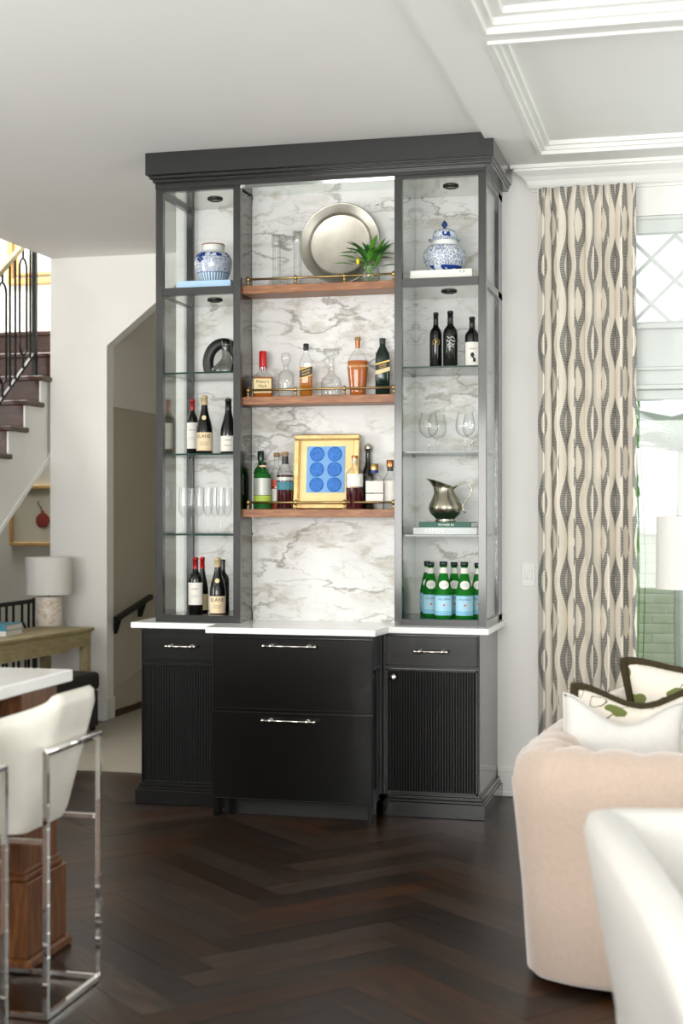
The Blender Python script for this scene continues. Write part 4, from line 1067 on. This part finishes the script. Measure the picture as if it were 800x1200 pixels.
# ------------------------------------------------------------------ pitcher and books
k = spot(520, 7.05)[1]
book('hardback_book', 'thick white hardback with silver title lettering under a green book', 484, 558.5, 6.98, Z0, .034, .25, 'book_silver', 0, 'ASPEN', 'paper', None, -.17, .034)
book('hardback_book', 'dark green hardback between the pitcher and a white book', 491, 552, 6.985, Z0 + .034, .026, .22, 'book_green', 0, 'REYNIER IN', 'white_ink', None, .02, .015)
X, k = spot(523, 7.09)
t = thing('pitcher', 'pewter pitcher with flared spout and looping wire handle standing on books', 'pitcher', (X - .006, 7.09, Z0 + .060))
P = [(.050, 0), (.052, .006), (.046, .014), (.052, .022), (.072, .040), (.082, .065), (.080, .085), (.066, .115), (.052, .140), (.048, .160), (.050, .178), (.056, .192)]
b = BM(); lathe(b, P, 36, cap=False)
for v in b.verts:
    x, y, zz = v.co
    if zz > .13:
        u = (zz - .13) / .062; a = math.atan2(y, x)
        v.co.x += -.030 * u * u * max(0, math.cos(a - PI)) ** 2 - .012 * u; v.co.z += .026 * u * max(0, -math.cos(a)) - .020 * u * u * max(0, math.cos(a))
    lob = 1 + .018 * math.cos(9 * math.atan2(y, x)) * (1 if .03 < zz < .15 else 0); v.co.x *= lob; v.co.y *= lob
obj('body', b, 'antique_silver', t, True)
b = BM(); tube(b, [(.040, 0, .165), (.062, 0, .183), (.095, 0, .196), (.122, 0, .190), (.132, 0, .160), (.122, 0, .128), (.098, 0, .104), (.086, 0, .080), (.090, 0, .058), (.100, 0, .046)], lambda s: .0045 - .0015 * s, 6); obj('handle', b, 'antique_silver', t, True)

# ================================================================== HALL: STAIRS, CONSOLE, LAMP
RUN, RISE = .245, .190
SX = -4.515                        # open side of the flight
sc = thing('staircase', 'mahogany staircase with white open string rising through the ceiling', 'staircase', (-5.0, 8.6, 0))
steps_ = range(-2, 9)
def stepYZ(k): return 9.39 - k * RUN, 2.428 - k * RISE
for k in steps_:
    y, z = stepYZ(k)
    if z < .15: continue
    t = BM(); box(t, -6.58, SX + .03, y - .03, y + RUN + .005, z - .035, z, .006); obj('tread', t, 'stair_mahogany', sc, world=True)
    obj('riser', bx(-6.58, SX - .012, y, y + .02, z - RISE, z - .034), 'stair_mahogany', sc, world=True)
    t = BM(); box(t, SX - .05, SX + .036, y - .03, y + RUN - .02, z - .032, z - .006, .004); obj('nosing_return', t, 'nosing_oak', sc, world=True)
pts = []
for k in reversed(list(steps_)):
    y, z = stepYZ(k); pts += [(y + .001, z - RISE - .0), (y + .001, z - .036)]
y0_, z0_ = stepYZ(8); y1_, z1_ = stepYZ(-2)
poly = pts + [(y1_ + RUN, z1_ - .036), (y1_ + RUN, z1_ - .55), (y0_, z0_ - .50)]
t = BM(); prism(t, poly, 'x', SX - .03, SX); obj('stringer', t, 'trim_paint', sc, world=True)
sl = RISE / RUN; t = BM()
a_ = (y0_, z0_ - .50); b_ = (y1_ + RUN, z1_ - .55)
prism(t, [(a_[0], a_[1]), (b_[0], b_[1]), (b_[0], b_[1] + .035), (a_[0], a_[1] + .035)], 'x', SX - .01, SX + .012); obj('stringer_moulding', t, 'trim_paint', sc, world=True)
t = BM(); prism(t, [(y0_, z0_ - .50), (y1_ + RUN, z1_ - .55), (y1_ + RUN, z1_ - .52), (y0_, z0_ - .47)], 'x', -6.58, SX - .03); obj('soffit', t, 'hall_paint', sc, world=True)
# wrought-iron stair balustrade
RX = -4.62
ra = thing('stair_railing', 'black wrought-iron stair balustrade with looped balusters and pale handrail', 'railing', (RX, 9.2, 2.3))
def zb_(y): return 2.19 + (y - 8.946) * .735
def zt_(y): return 3.068 + (y - 8.946) * .70
ya, yb2 = 8.2, 9.52
t = BM(); tube(t, [(RX, ya, zb_(ya)), (RX, yb2, zb_(yb2))], .014, 4); obj('bottom_rail', t, 'iron', ra, world=True)
t = BM(); tube(t, [(RX, ya, zt_(ya)), (RX, 9.33, zt_(9.33))], .026, 6); obj('handrail', t, 'weathered_oak', ra, world=True)
t = BM(); tube(t, [(RX, 9.51, 2.43), (RX, 9.51, 3.55)], .022, 4); obj('newel', t, 'iron', ra, world=True)
for q in range(4):
    off = .31 * q
    for y in (9.44 - off, 9.21 + .31 - .0 - off if q == 0 else 9.21 + .31 - off):
        if y > 9.47: continue
        t = BM(); tube(t, [(RX, y, zb_(y)), (RX, y, zt_(y))], .009, 6); obj('baluster', t, 'iron', ra, world=True)
    y = 9.33 - off; b0, t0 = zb_(y), zt_(y); w_ = .055; lo, hi = b0 + .10, t0 - .09; pts = []
    for i in range(28):
        a = 2 * PI * i / 28; sn = math.sin(a); pts.append((RX, y + w_ * math.cos(a), (hi - w_ * 1.4 + w_ * 1.4 * sn) if sn >= 0 else (lo + w_ * 1.4 + w_ * 1.4 * sn)))
    t = BM(); tube(t, pts, .009, 6, True); tube(t, [(RX, y, b0), (RX, y, lo)], .009, 6); tube(t, [(RX, y, hi), (RX, y, t0)], .009, 6); obj('looped_baluster', t, 'iron', ra, world=True)
# gilt frame high on the stairwell wall
t = thing('gilt_frame', 'large pale picture with double gold frame high above the stairs', 'picture', tuple(onY(34, 330, 11.55)))
fx0, fz0 = onY(8, 334, 11.55).x, onY(8, 334, 11.55).z; fx1 = -4.45; fz1 = 4.6
for a, w_ in ((0, .05), (.075, .025)):
    obj('frame_rail', bx(fx0 + a, fx1, 11.54, 11.6, fz0 + a, fz0 + a + w_, .004), 'gold_oak', t, world=True); obj('frame_stile', bx(fx0 + a, fx0 + a + w_, 11.54, 11.6, fz0 + a + w_, fz1, .004), 'gold_oak', t, world=True)
obj('canvas', bx(fx0 + .09, fx1, 11.57, 11.6, fz0 + .09, fz1), 'paper', t, world=True)
struct('trim_stairwell', bx(-6.6, -4.5, 11.57, 11.6, onY(40, 387, 11.58).z - .03, onY(40, 387, 11.58).z, .004), 'trim_paint')
# small picture under the stairs
c0_ = onY(12, 569, 10.68); c1_ = onY(80, 640, 10.68)
t = thing('framed_print', 'oak framed fruit print on the wall under the stairs', 'picture', ((c0_.x + c1_.x) / 2, 10.69, c1_.z))
fw2 = .028
for nm, a in (('frame_rail', (c0_.x, c1_.x, c1_.z, c1_.z + fw2)), ('frame_rail', (c0_.x, c1_.x, c0_.z - fw2, c0_.z)), ('frame_stile', (c0_.x, c0_.x + fw2, c1_.z + fw2, c0_.z - fw2)), ('frame_stile', (c1_.x - fw2, c1_.x, c1_.z + fw2, c0_.z - fw2))):
    obj(nm, bx(a[0], a[1], 10.66, 10.70, a[2], a[3], .003), 'gold_oak', t, world=True)
obj('print_sheet', bx(c0_.x + .02, c1_.x - .02, 10.68, 10.695, c1_.z + .02, c0_.z - .02), 'print_paper', t, world=True)
pc = onY(50, 609, 10.675); b = BM(); lathe(b, [(0, -.065), (.035, -.058), (.06, -.02), (.058, .02), (.03, .048), (.012, .056), (.02, .075), (0, .07)], 20, cap=False); bmesh.ops.scale(b, vec=(1, .05, 1), verts=b.verts[:]); bmesh.ops.translate(b, vec=pc, verts=b.verts[:])
fr = obj('painted_fruit', b, 'pomegranate', t, True, world=True)
b = BM(); tube(b, [pc + Vector((0, -.002, .06)), pc + Vector((-.015, -.002, .10)), pc + Vector((-.045, -.002, .13)), pc + Vector((-.03, -.002, .15))], .004, 5); obj('painted_stalk', b, 'ink', fr, world=True)
# iron guard rail behind the console
GX = -4.75
g = thing('guard_rail', 'low black iron guard rail with arched bars behind the console', 'railing', (GX, 9.2, 0))
t = BM(); tube(t, [(GX, 8.3, .82), (GX, 9.80, .82)], .020, 4); obj('top_rail', t, 'iron', g, world=True)
t = BM(); tube(t, [(GX, 8.3, .08), (GX, 9.80, .08)], .012, 4); obj('bottom_rail', t, 'iron', g, world=True)
t = BM(); tube(t, [(GX, 9.78, 0), (GX, 9.78, .84)], .020, 4); obj('end_post', t, 'iron', g, world=True)
y = 9.68; q = 0
while y > 8.35:
    if q % 3 != 1:
        t = BM(); tube(t, [(GX, y, .08), (GX, y, .82)], .010, 6); obj('bar', t, 'iron', g, world=True); y -= .105
    else:
        w_ = .055; t = BM(); tube(t, [(GX, y - w_, .08), (GX, y - w_, .60)] + [(GX, y - w_ * math.cos(PI * i / 8), .60 + w_ * 1.3 * math.sin(PI * i / 8)) for i in range(1, 8)] + [(GX, y + w_, .60), (GX, y + w_, .08)], .010, 6)
        tube(t, [(GX, y, .67), (GX, y, .82)], .010, 6); obj('arched_bar', t, 'iron', g, world=True); y -= .135
    q += 1
# console table (turned a little off the wall)
cc = onZ(111, 735, .69)
t = thing('console_table', 'weathered oak console table with shaped apron by the hall wall', 'table', (cc.x, cc.y, 0), -.10)
CW, CL, CHT = .40, 1.75, .69
obj('tabletop', bx(-CW, 0, -CL, 0, CHT - .022, CHT, .004), 'weathered_oak', t)
obj('top_moulding', bx(-CW + .012, -.012, -CL + .012, -.012, CHT - .036, CHT - .022, .003), 'weathered_oak', t)
zA = CHT - .036
t2 = BM(); prism(t2, [(-.02, zA), (-.02, zA - .085), (-.30, zA - .085), (-.33, zA - .105), (-.36, zA - .105), (-CL/2 - .2, zA - .105), (-CL/2 - .42, zA - .105), (-CL + .36, zA - .105), (-CL + .30, zA - .085), (-CL + .02, zA - .085), (-CL + .02, zA)], 'x', -.036, -.018); obj('apron', t2, 'weathered_oak', t)
obj('apron_end', bx(-CW + .02, -.02, -.036, -.018, zA - .085, zA), 'weathered_oak', t)
for lx in (-.075, -CW + .02):
    for ly in (-.075, -CL + .02):
        q = BM(); prism(q, [(lx, 0), (lx + .055, 0), (lx + .055, zA), (lx, zA)], 'y', ly, ly + .055); obj('leg', q, 'weathered_oak', t)
# black bench under the console
bp = onZ(84, 788, .42)
t = thing('ottoman', 'low black upholstered ottoman tucked under the oak console', 'ottoman', (bp.x - .07, bp.y - .15, 0), -.10)
obj('cushion', bx(-.20, .20, -.28, .28, .30, .42, .03, 3), 'black_ceramic', t); obj('skirt', bx(-.19, .19, -.27, .27, .06, .30, .01), 'black_ceramic', t)
for xx in (-.17, .15):
    for yy in (-.25, .23): obj('foot', bx(xx, xx + .025, yy, yy + .025, 0, .06), 'iron', t)
# drum lamp with alabaster base
lp = onZ(57, 733, CHT); k = depth(lp.x, lp.y) / F
t = thing('table_lamp', 'table lamp with alabaster cylinder base and white drum shade on the console', 'lamp', (lp.x, lp.y, CHT))
b = BM(); lathe(b, [(0, 0), (15.5 * k, 0), (15.8 * k, .004), (15.5 * k, 33 * k), (15.2 * k, 33.8 * k), (0, 33.8 * k)], 32, cap=False); autosmooth(obj('base', b, 'alabaster', t), 50)
b = BM(); lathe(b, [(.012, 33.8 * k), (.006, 34.5 * k), (.005, 60 * k), (0, 60 * k)], 10, cap=False); obj('stem', b, 'brass', t, True)
b = BM(); lathe(b, [(27.5 * k, 37 * k), (27.3 * k, 80 * k), (26.8 * k, 80 * k), (27.0 * k, 37 * k), (27.5 * k, 37 * k)], 40, cap=False); autosmooth(obj('shade', b, 'shade_linen', t), 50)
b = BM()
for a in (0, 2 * PI / 3, 4 * PI / 3): tube(b, [(0, 0, 58 * k), (26.9 * k * math.cos(a), 26.9 * k * math.sin(a), 58 * k)], .002, 5)
obj('shade_spider', b, 'brass', t)
# books on the console
bp = onZ(12, 743.5, CHT)
for j, (lab, cov, zz, w_, d_) in enumerate((('white book lying flat on the console under a teal one', 'book_white', 0, .19, .26), ('teal book lying flat on top of a white one on the console', 'book_teal', .032, .18, .25))):
    t = thing('hardback_book', lab, 'book', (bp.x - .05, bp.y - .05, CHT + zz), .05)
    th = .032 if j == 0 else .038; e = .003
    q = BM(); box(q, -.15, .09, -.10, .16, 0, e); box(q, -.15, .09, -.10, .16, th - e, th); box(q, -.15, .09, -.102, -.098, 0, th, .001); obj('cover', q, cov, t); obj('pages', bx(-.145, .085, -.098, .155, e, th - e), 'paper', t)

# ================================================================== ISLAND AND STOOLS
IX = -2.105
t = BM(); box(t, -3.2, IX, 1.2, 4.63, .887, .928, .004); tag(obj('island_countertop', t, 'quartz'), 'thick white quartz island countertop behind the stools', 'countertop')
t = thing('kitchen_island', 'walnut kitchen island with panelled corner post under white quartz', 'island', (-2.6, 3.0, 0))
obj('body', bx(-3.1, -2.36, 1.3, 4.40, .0, .886), 'island_walnut', t, world=True)
obj('post', bx(-2.36, IX - .02, 4.285, 4.545, .30, .886, .004), 'island_walnut', t, world=True)
obj('post_plinth', bx(-2.37, IX + .006, 4.265, 4.565, .035, .28, .004), 'island_walnut', t, world=True)
q = BM(); box(q, -2.37, IX - .004, 4.277, 4.555, .28, .30, .004); box(q, -2.37, IX - .012, 4.281, 4.55, .30, .312, .003); obj('plinth_cap', q, 'island_walnut', t, world=True)
obj('foot_moulding', bx(-2.38, IX + .022, 4.255, 4.58, 0, .036, .008), 'island_walnut', t, world=True)
def stool(label):
    t = thing('bar_stool', label, 'stool', (-2.05, 4.05, 0), 0, 'bar stools along the island')
    XR, XF, YN, YF_ = -1.84, -2.30, 3.862, 4.238; r = .0105
    for x in (XR, XF):
        for y in (YN, YF_):
            b = BM(); tube(b, [(x, y, 0.006), (x, y, .775 if x == XR else .56)], r, 4); obj('leg', b, 'chrome', t, world=True)
            if x == XR:
                b = BM()
                for zz in (.18, .25, .33, .40, .47, .55, .62): tube(b, [(x, y, zz - .003), (x, y, zz + .003)], r * 1.18, 4)
                obj('bamboo_knuckles', b, 'chrome', t, world=True)['kind'] = 'stuff'
    b = BM(); tube(b, [(XR, YN, .775), (XR, YF_, .775)], .0125, 6); obj('back_bar', b, 'chrome', t, True, world=True)
    b = BM(); tube(b, [(XR, YN, .011), (XR, YF_, .011)], r, 4); obj('floor_bar', b, 'chrome', t, world=True)
    for y in (YN, YF_):
        b = BM(); tube(b, [(XR, y, .011), (XF, y, .011)], r * .9, 4); obj('floor_bar', b, 'chrome', t, world=True)
        b = BM(); tube(b, [(XR, y, .515), (XF, y, .515)], r * .9, 4); obj('seat_bar', b, 'chrome', t, world=True)
    b = BM(); tube(b, [(XF, YN, .22), (XF, YF_, .22)], r, 4); obj('footrest', b, 'chrome', t, world=True)
    # upholstered bucket: U-shaped wall leaning outward, higher at the back
    path = []
    for i in range(9): path.append((-2.30 + (i / 8) * .30, 3.862, i / 8 * .8, (0, -1)))
    for i in range(1, 8): a = -PI/2 + PI/2 * i / 8; path.append((-2.00 + .075 * math.cos(a), 3.937 + .075 * math.sin(a), .8 + .2 * i / 8, (math.cos(a), math.sin(a))))
    for i in range(9): path.append((-1.925, 3.937 + i / 8 * .226, 1, (1, 0)))
    for i in range(1, 8): a = PI/2 * i / 8; path.append((-2.00 + .075 * math.cos(a), 4.163 + .075 * math.sin(a), 1 - .2 * i / 8, (math.cos(a), math.sin(a))))
    for i in range(9): path.append((-2.00 - (i / 8) * .30, 4.238, .8 - i / 8 * .8, (0, 1)))
    b = BM(); rows = []
    for x, y, u, n in path:
        zt = .70 + .235 * (u ** 1.6); lean_ = .115
        row = []
        for (off, f) in ((-.008, -.02), (0, .06), (0, .30), (0, .62), (-.002, .90), (-.012, .975), (-.030, 1.0), (-.048, .975), (-.058, .90), (-.06, .5), (-.06, .1)):
            zz = .53 + (zt - .53) * f + (.03 * (1 - u) if f < .2 else 0); ln = lean_ * (zz - .53) / .40
            row.append(b.verts.new((x + n[0] * (off + ln) , y + n[1] * (off + ln * .12), zz)))
        rows.append(row)
    for A_, B_ in zip(rows, rows[1:]):
        for i in range(len(A_) - 1): b.faces.new((A_[i], B_[i], B_[i+1], A_[i+1]))
    b.faces.new(rows[0][::-1]); b.faces.new(rows[-1])
    bmesh.ops.recalc_face_normals(b, faces=b.faces[:]); autosmooth(obj('bucket_back', b, 'white_leather', t, world=True), 60)
    obj('seat', bx(-2.31, -1.96, 3.885, 4.215, .525, .645, .03, 3), 'white_leather', t, True, world=True)
    return t
s1 = stool('white leather bar stool with chrome bamboo legs nearer the island post')
s2 = copy_tree(s1); s2.location.y -= .635; s2['label'] = 'white leather bar stool farther along the island from its walnut post'

# ================================================================== CURTAIN, SWITCH
cu = BM(); uvl = cu.loops.layers.uv.new('UVMap')
NX, NZ = 420, 40; x0, x1, zt, zb = -.815, -.318, 3.118, .02; FOLD = 7
grid = []
def cpos(s, v):
    x = x0 + (x1 - x0) * s; amp = .040 + .010 * v
    if v < .06: amp *= .35 + .65 * v / .06
    ph_ = 2 * PI * FOLD * (s + .035 * math.sin(5.1 * s + 1))
    y = 7.405 + amp * math.sin(ph_) + .007 * math.sin(2.3 * ph_ + 3 * v)
    if v < .07: y += .010 * math.sin(2 * ph_ * 1.5) * (1 - v / .07)
    x += .0115 * math.sin(2 * ph_ + .5 * math.sin(7 * s)) * (.9 + .2 * v) + .008 * (v - .5) * math.sin(9 * s)
    return Vector((x, y, zt + (zb - zt) * v))
arc = [0]
for i in range(NX): arc.append(arc[-1] + (cpos((i + 1) / NX, .5) - cpos(i / NX, .5)).length)
for j in range(NZ + 1): grid.append([cu.verts.new(cpos(i / NX, j / NZ)) for i in range(NX + 1)])
for j in range(NZ):
    for i in range(NX):
        f = cu.faces.new((grid[j][i], grid[j+1][i], grid[j+1][i+1], grid[j][i+1]))
        for lp_, (ii, jj) in zip(f.loops, ((i, j), (i, j+1), (i+1, j+1), (i+1, j))): lp_[uvl].uv = (arc[ii], jj / NZ * 3.1)
o = obj('curtain', cu, 'curtain_cloth', None, True); tag(o, 'long pleated cream curtain with grey ogee pattern beside the window', 'curtain')
md = o.modifiers.new('thick', 'SOLIDIFY'); md.thickness = .002
a, b_ = onY(611, 660, WY), onY(627, 687, WY)
t = thing('light_switch', 'white wall switch plate between the bar and the curtain', 'switch', ((a.x + b_.x) / 2, WY, b_.z))
obj('plate', bx(a.x, b_.x, WY - .006, WY, b_.z, a.z, .002), 'white_plastic', t, world=True)
for fx in (.32, .68): cx = a.x + (b_.x - a.x) * fx; obj('rocker', bx(cx - .008, cx + .008, WY - .010, WY - .005, b_.z + .035, a.z - .035, .002), 'white_plastic', t, world=True)

# ================================================================== SOFA, CUSHIONS, CHAIR, LAMP
def sweep(path, prof, tuft=0, ntuft=0):
    """path: list of (x,y) with outward normals computed; prof: (inward offset, z)"""
    b = BM(); n = len(path); rows = []; L_ = 0
    for i, p in enumerate(path):
        p0, p1 = Vector(path[max(i-1, 0)]), Vector(path[min(i+1, n-1)]); t_ = (p1 - p0).normalized(); nrm = Vector((t_.y, -t_.x))
        if i: L_ += (Vector(p) - Vector(path[i-1])).length
        row = []
        for j, (off, z) in enumerate(prof):
            w_ = tuft * abs(math.sin(PI * L_ / ntuft)) ** .6 if (tuft and j >= len(prof) // 2 - 1) else 0
            row.append(b.verts.new((p[0] + nrm.x * (off - w_ * .8), p[1] + nrm.y * (off - w_ * .8), z + w_ * .5)))
        rows.append(row)
    for A_, B_ in zip(rows, rows[1:]):
        for j in range(len(A_) - 1): b.faces.new((A_[j], B_[j], B_[j+1], A_[j+1]))
    b.faces.new(rows[0][::-1]); b.faces.new(rows[-1]); bmesh.ops.recalc_face_normals(b, faces=b.faces[:]); return b
def smooth_path(pts, n):
    out = []; P = [Vector(p) for p in pts]
    P = [2 * P[0] - P[1]] + P + [2 * P[-1] - P[-2]]
    for i in range(1, len(P) - 2):
        for k in range(n):
            u = k / n; a, b, c, d = P[i-1], P[i], P[i+1], P[i+2]
            out.append(.5 * ((2*b) + (-a + c)*u + (2*a - 5*b + 4*c - d)*u*u + (-a + 3*b - 3*c + d)*u**3))
    out.append(P[-2]); return [tuple(p) for p in out]
sofa = thing('sofa', 'curved blush velvet sofa with channel-tufted inner back facing the window lamp', 'sofa', (.2, 5.4, 0))
spath = smooth_path([(1.1, 4.32), (.6, 4.33), (.1, 4.35), (-.25, 4.37), (-.45, 4.42), (-.575, 4.53), (-.60, 4.75), (-.575, 5.1), (-.535, 5.5), (-.475, 5.9), (-.38, 6.30), (-.20, 6.62), (.10, 6.80), (.5, 6.86)], 12)
sprof = [(-.20, .03), (-.075, .022), (-.055, .04), (-.038, .30), (-.012, .56), (-.006, .62), (-.008, .665), (-.03, .70), (-.07, .725), (-.12, .73), (-.17, .715), (-.20, .68), (-.215, .60), (-.215, .36)]
sprof = [(o_ if o_ < 0 else -o_, z_) for o_, z_ in sprof]
path2 = spath[::-1]
# outward normal must point away from the seat: walk the path so that (ty,-tx) is outward
b = sweep(spath[::-1], sprof, .03, .16); autosmooth(obj('shell', b, 'blush_velvet', sofa, world=True), 60)
inner = [p for p in spath]
q = BM(); pts = [(1.05, 4.56), (-.2, 4.58), (-.34, 4.72), (-.36, 5.1), (-.30, 5.6), (-.22, 6.05), (-.05, 6.4), (.15, 6.55), (.75, 6.55), (.85, 6.2), (1.05, 5.2)]
prism(q, pts, 'z', .20, .42); bmesh.ops.bevel(q, geom=[e for e in q.edges if abs(e.verts[0].co.z - e.verts[1].co.z) < .01 and e.verts[0].co.z > .3], offset=.04, segments=3, affect='EDGES'); obj('seat_cushion', q, 'blush_velvet', sofa, world=True)
q = BM(); pts = [(1.0, 4.48), (-.2, 4.50), (-.36, 4.66), (-.40, 5.1), (-.30, 6.0), (-.05, 6.5), (.4, 6.65), (.8, 6.3), (1.0, 5.2)]
prism(q, pts, 'z', 0, .05); obj('plinth', q, 'black_ceramic', sofa, world=True)
q = BM(); prism(q, [(1.05, 4.50), (-.2, 4.52), (-.40, 4.70), (-.42, 5.1), (-.32, 6.0), (-.05, 6.5), (.5, 6.6), (.85, 6.2), (1.05, 5.2)], 'z', .05, .22); obj('seat_base', q, 'blush_velvet', sofa, world=True)

def pillow(name, label, loc, rot, w, h, t, cloth, chop=.0, trim=None, group=None, pipe=.004):
    th = thing(name, label, 'cushion', loc, 0, group); b = BM(); n = 26; gf, gb = [], []
    def edge(u, v):
        x = w / 2 * u * (1 - .07 * (1 - v * v) * 0 - .06 * (1 - abs(v) ** 2)); z = h / 2 * v * (1 - .06 * (1 - u * u))
        if v > 0: z -= chop * h * (.5 + .5 * math.cos(PI * min(1, abs(u) * 1.02))) * v ** 2
        return x, z
    for j in range(n + 1):
        rf, rb = [], []
        for i in range(n + 1):
            u, v = -1 + 2 * i / n, -1 + 2 * j / n; x, z = edge(u, v)
            d = (max(0, (1 - u ** 4)) * max(0, (1 - v ** 4))) ** .45 * t / 2
            if chop: d *= 1 - .35 * max(0, v) * max(0, 1 - abs(u) * 2.2)
            rf.append(b.verts.new((x, -d, z))); rb.append(b.verts.new((x, d, z)) if 0 < i < n and 0 < j < n else rf[-1])
        gf.append(rf); gb.append(rb)
    for j in range(n):
        for i in range(n):
            b.faces.new((gf[j][i], gf[j][i+1], gf[j+1][i+1], gf[j+1][i]))
            try: b.faces.new((gb[j][i], gb[j+1][i], gb[j+1][i+1], gb[j][i+1]))
            except ValueError: pass
    R_ = Matrix.Rotation(rot[2], 3, 'Z') @ Matrix.Rotation(rot[0], 3, 'X') @ Matrix.Rotation(rot[1], 3, 'Y')
    zoff = h / 2 * math.cos(rot[0]) * .96
    def place(bm):
        bmesh.ops.rotate(bm, cent=(0, 0, 0), matrix=R_, verts=bm.verts[:]); bmesh.ops.translate(bm, vec=(0, 0, zoff), verts=bm.verts[:]); return bm
    obj('cover', place(b), cloth, th, True)
    per = [(-1 + 2 * i / 24, 1) for i in range(24)] + [(1, 1 - 2 * i / 24) for i in range(24)] + [(1 - 2 * i / 24, -1) for i in range(24)] + [(-1, -1 + 2 * i / 24) for i in range(24)]
    pts = [Vector((edge(u, v)[0], 0, edge(u, v)[1])) for u, v in per]
    b = BM()
    if trim == 'fringe':
        tube(b, pts, .018, 8, True)
        rs_ = random.Random(5)
        for p in range(0, 900):
            i = rs_.randrange(96); f = rs_.random(); c_p = pts[i].lerp(pts[(i + 1) % 96], f); out = Vector((c_p.x, 0, c_p.z)).normalized() * .6 + Vector((rs_.uniform(-1, 1), rs_.uniform(-1, 1), rs_.uniform(-1, 1))); out.normalize()
            s_ = out.cross(Vector((.3, .5, .8))).normalized() * .003; e_ = c_p + out * rs_.uniform(.02, .03)
            b.faces.new([b.verts.new(q_) for q_ in (c_p + s_, c_p - s_, e_)])
        obj('brush_fringe', place(b), 'fringe', th)['kind'] = 'stuff'
    else:
        tube(b, pts, pipe, 6, True); obj('piping', place(b), cloth, th, True)
    return th
pillow('throw_pillow', 'plain white throw pillow in front of the fringed botanical pillows', (-.26, 4.87, .47), (-.22, .06, .12), .40, .40, .14, 'pillow_white', .20)
pillow('throw_pillow', 'botanical pillow with dark fringe right behind the plain white pillow', (-.20, 5.10, .45), (-.22, .0, .18), .46, .43, .14, 'botanical_cloth', .14, 'fringe')
pillow('throw_pillow', 'botanical pillow with dark fringe standing rearmost against the sofa back', (.02, 5.50, .44), (-.15, -.10, .15), .56, .52, .15, 'botanical_cloth', .10, 'fringe')

# foreground barrel chair
ch = thing('armchair', 'white upholstered barrel armchair in front of the blush sofa', 'armchair', (.24, 3.1, 0))
cpath = smooth_path([(.02, 2.30), (-.09, 2.7), (-.20, 3.05), (-.255, 3.28), (-.265, 3.37), (-.23, 3.425), (-.12, 3.45), (.24, 3.50), (.60, 3.45), (.71, 3.425), (.745, 3.37), (.735, 3.28), (.68, 3.05), (.57, 2.7), (.46, 2.30)][::-1], 10)
def chair_prof(): return [(-.22, .06), (-.14, .06), (-.125, .10), (-.075, .35), (-.025, .62), (-.004, .75), (-.014, .78), (-.05, .79), (-.09, .78), (-.115, .74), (-.12, .60), (-.12, .36)]
b = sweep(cpath, [(o_, z_) for o_, z_ in chair_prof()])
# arms fall towards the front
for v in b.verts:
    if v.co.y < 3.25 and v.co.z > .4:
        u = min(1, (3.25 - v.co.y) / .8); v.co.z = .4 + (v.co.z - .4) * (1 - .45 * u * u)
autosmooth(obj('shell', b, 'white_fabric', ch, world=True), 60)
obj('seat_cushion', bx(.0, .48, 2.40, 3.30, .28, .50, .06, 3), 'white_fabric', ch, True, world=True)
for xx in (.04, .40):
    for yy in (2.5, 3.2): obj('foot', bx(xx, xx + .04, yy, yy + .04, 0, .07), 'island_walnut', ch, world=True)
obj('seat_base', bx(.0, .48, 2.40, 3.30, .065, .29, .02), 'white_fabric', ch, True, world=True)

# lamp and side table by the window
sp = onY(806, 647, 7.0)
k = depth(sp.x, 7.0) / F
st_ = thing('side_table', 'small round black side table by the window', 'table', (sp.x, 7.0, 0))
b = BM(); lathe(b, [(0, .57), (.21, .57), (.215, .575), (.215, .592), (.21, .6), (0, .6)], 32, cap=False); obj('tabletop', b, 'black_ceramic', st_)
b = BM(); lathe(b, [(.14, 0), (.14, .015), (.03, .03), (.022, .05), (.022, .57)], 24, cap=False); obj('pedestal', b, 'black_ceramic', st_, True)
t = thing('table_lamp', 'table lamp with plain white drum shade in front of the window', 'lamp', (sp.x, 7.0, .6))
b = BM(); lathe(b, [(0, 0), (.055, 0), (.055, .012), (.022, .03), (.018, .10), (.022, .20), (.018, .34), (.012, .40)], 28, cap=False); obj('base', b, 'alabaster', t, True)
b = BM(); lathe(b, [(.008, .40), (.006, .46), (.006, .75), (0, .75)], 10, cap=False); obj('stem', b, 'brass', t, True)
z0_, z1_ = onY(806, 690, 7.0).z - .6, onY(806, 605, 7.0).z - .6; r_ = 37 * k
b = BM(); lathe(b, [(r_, z0_), (r_ * .985, z1_), (r_ * .965, z1_), (r_ * .98, z0_), (r_, z0_)], 40, cap=False); autosmooth(obj('shade', b, 'shade_linen', t), 50)
b = BM()
for a in (0, 2 * PI / 3, 4 * PI / 3): tube(b, [(0, 0, z1_ - .04), (r_ * .97 * math.cos(a), r_ * .97 * math.sin(a), z1_ - .04)], .002, 5)
obj('shade_spider', b, 'brass', t)
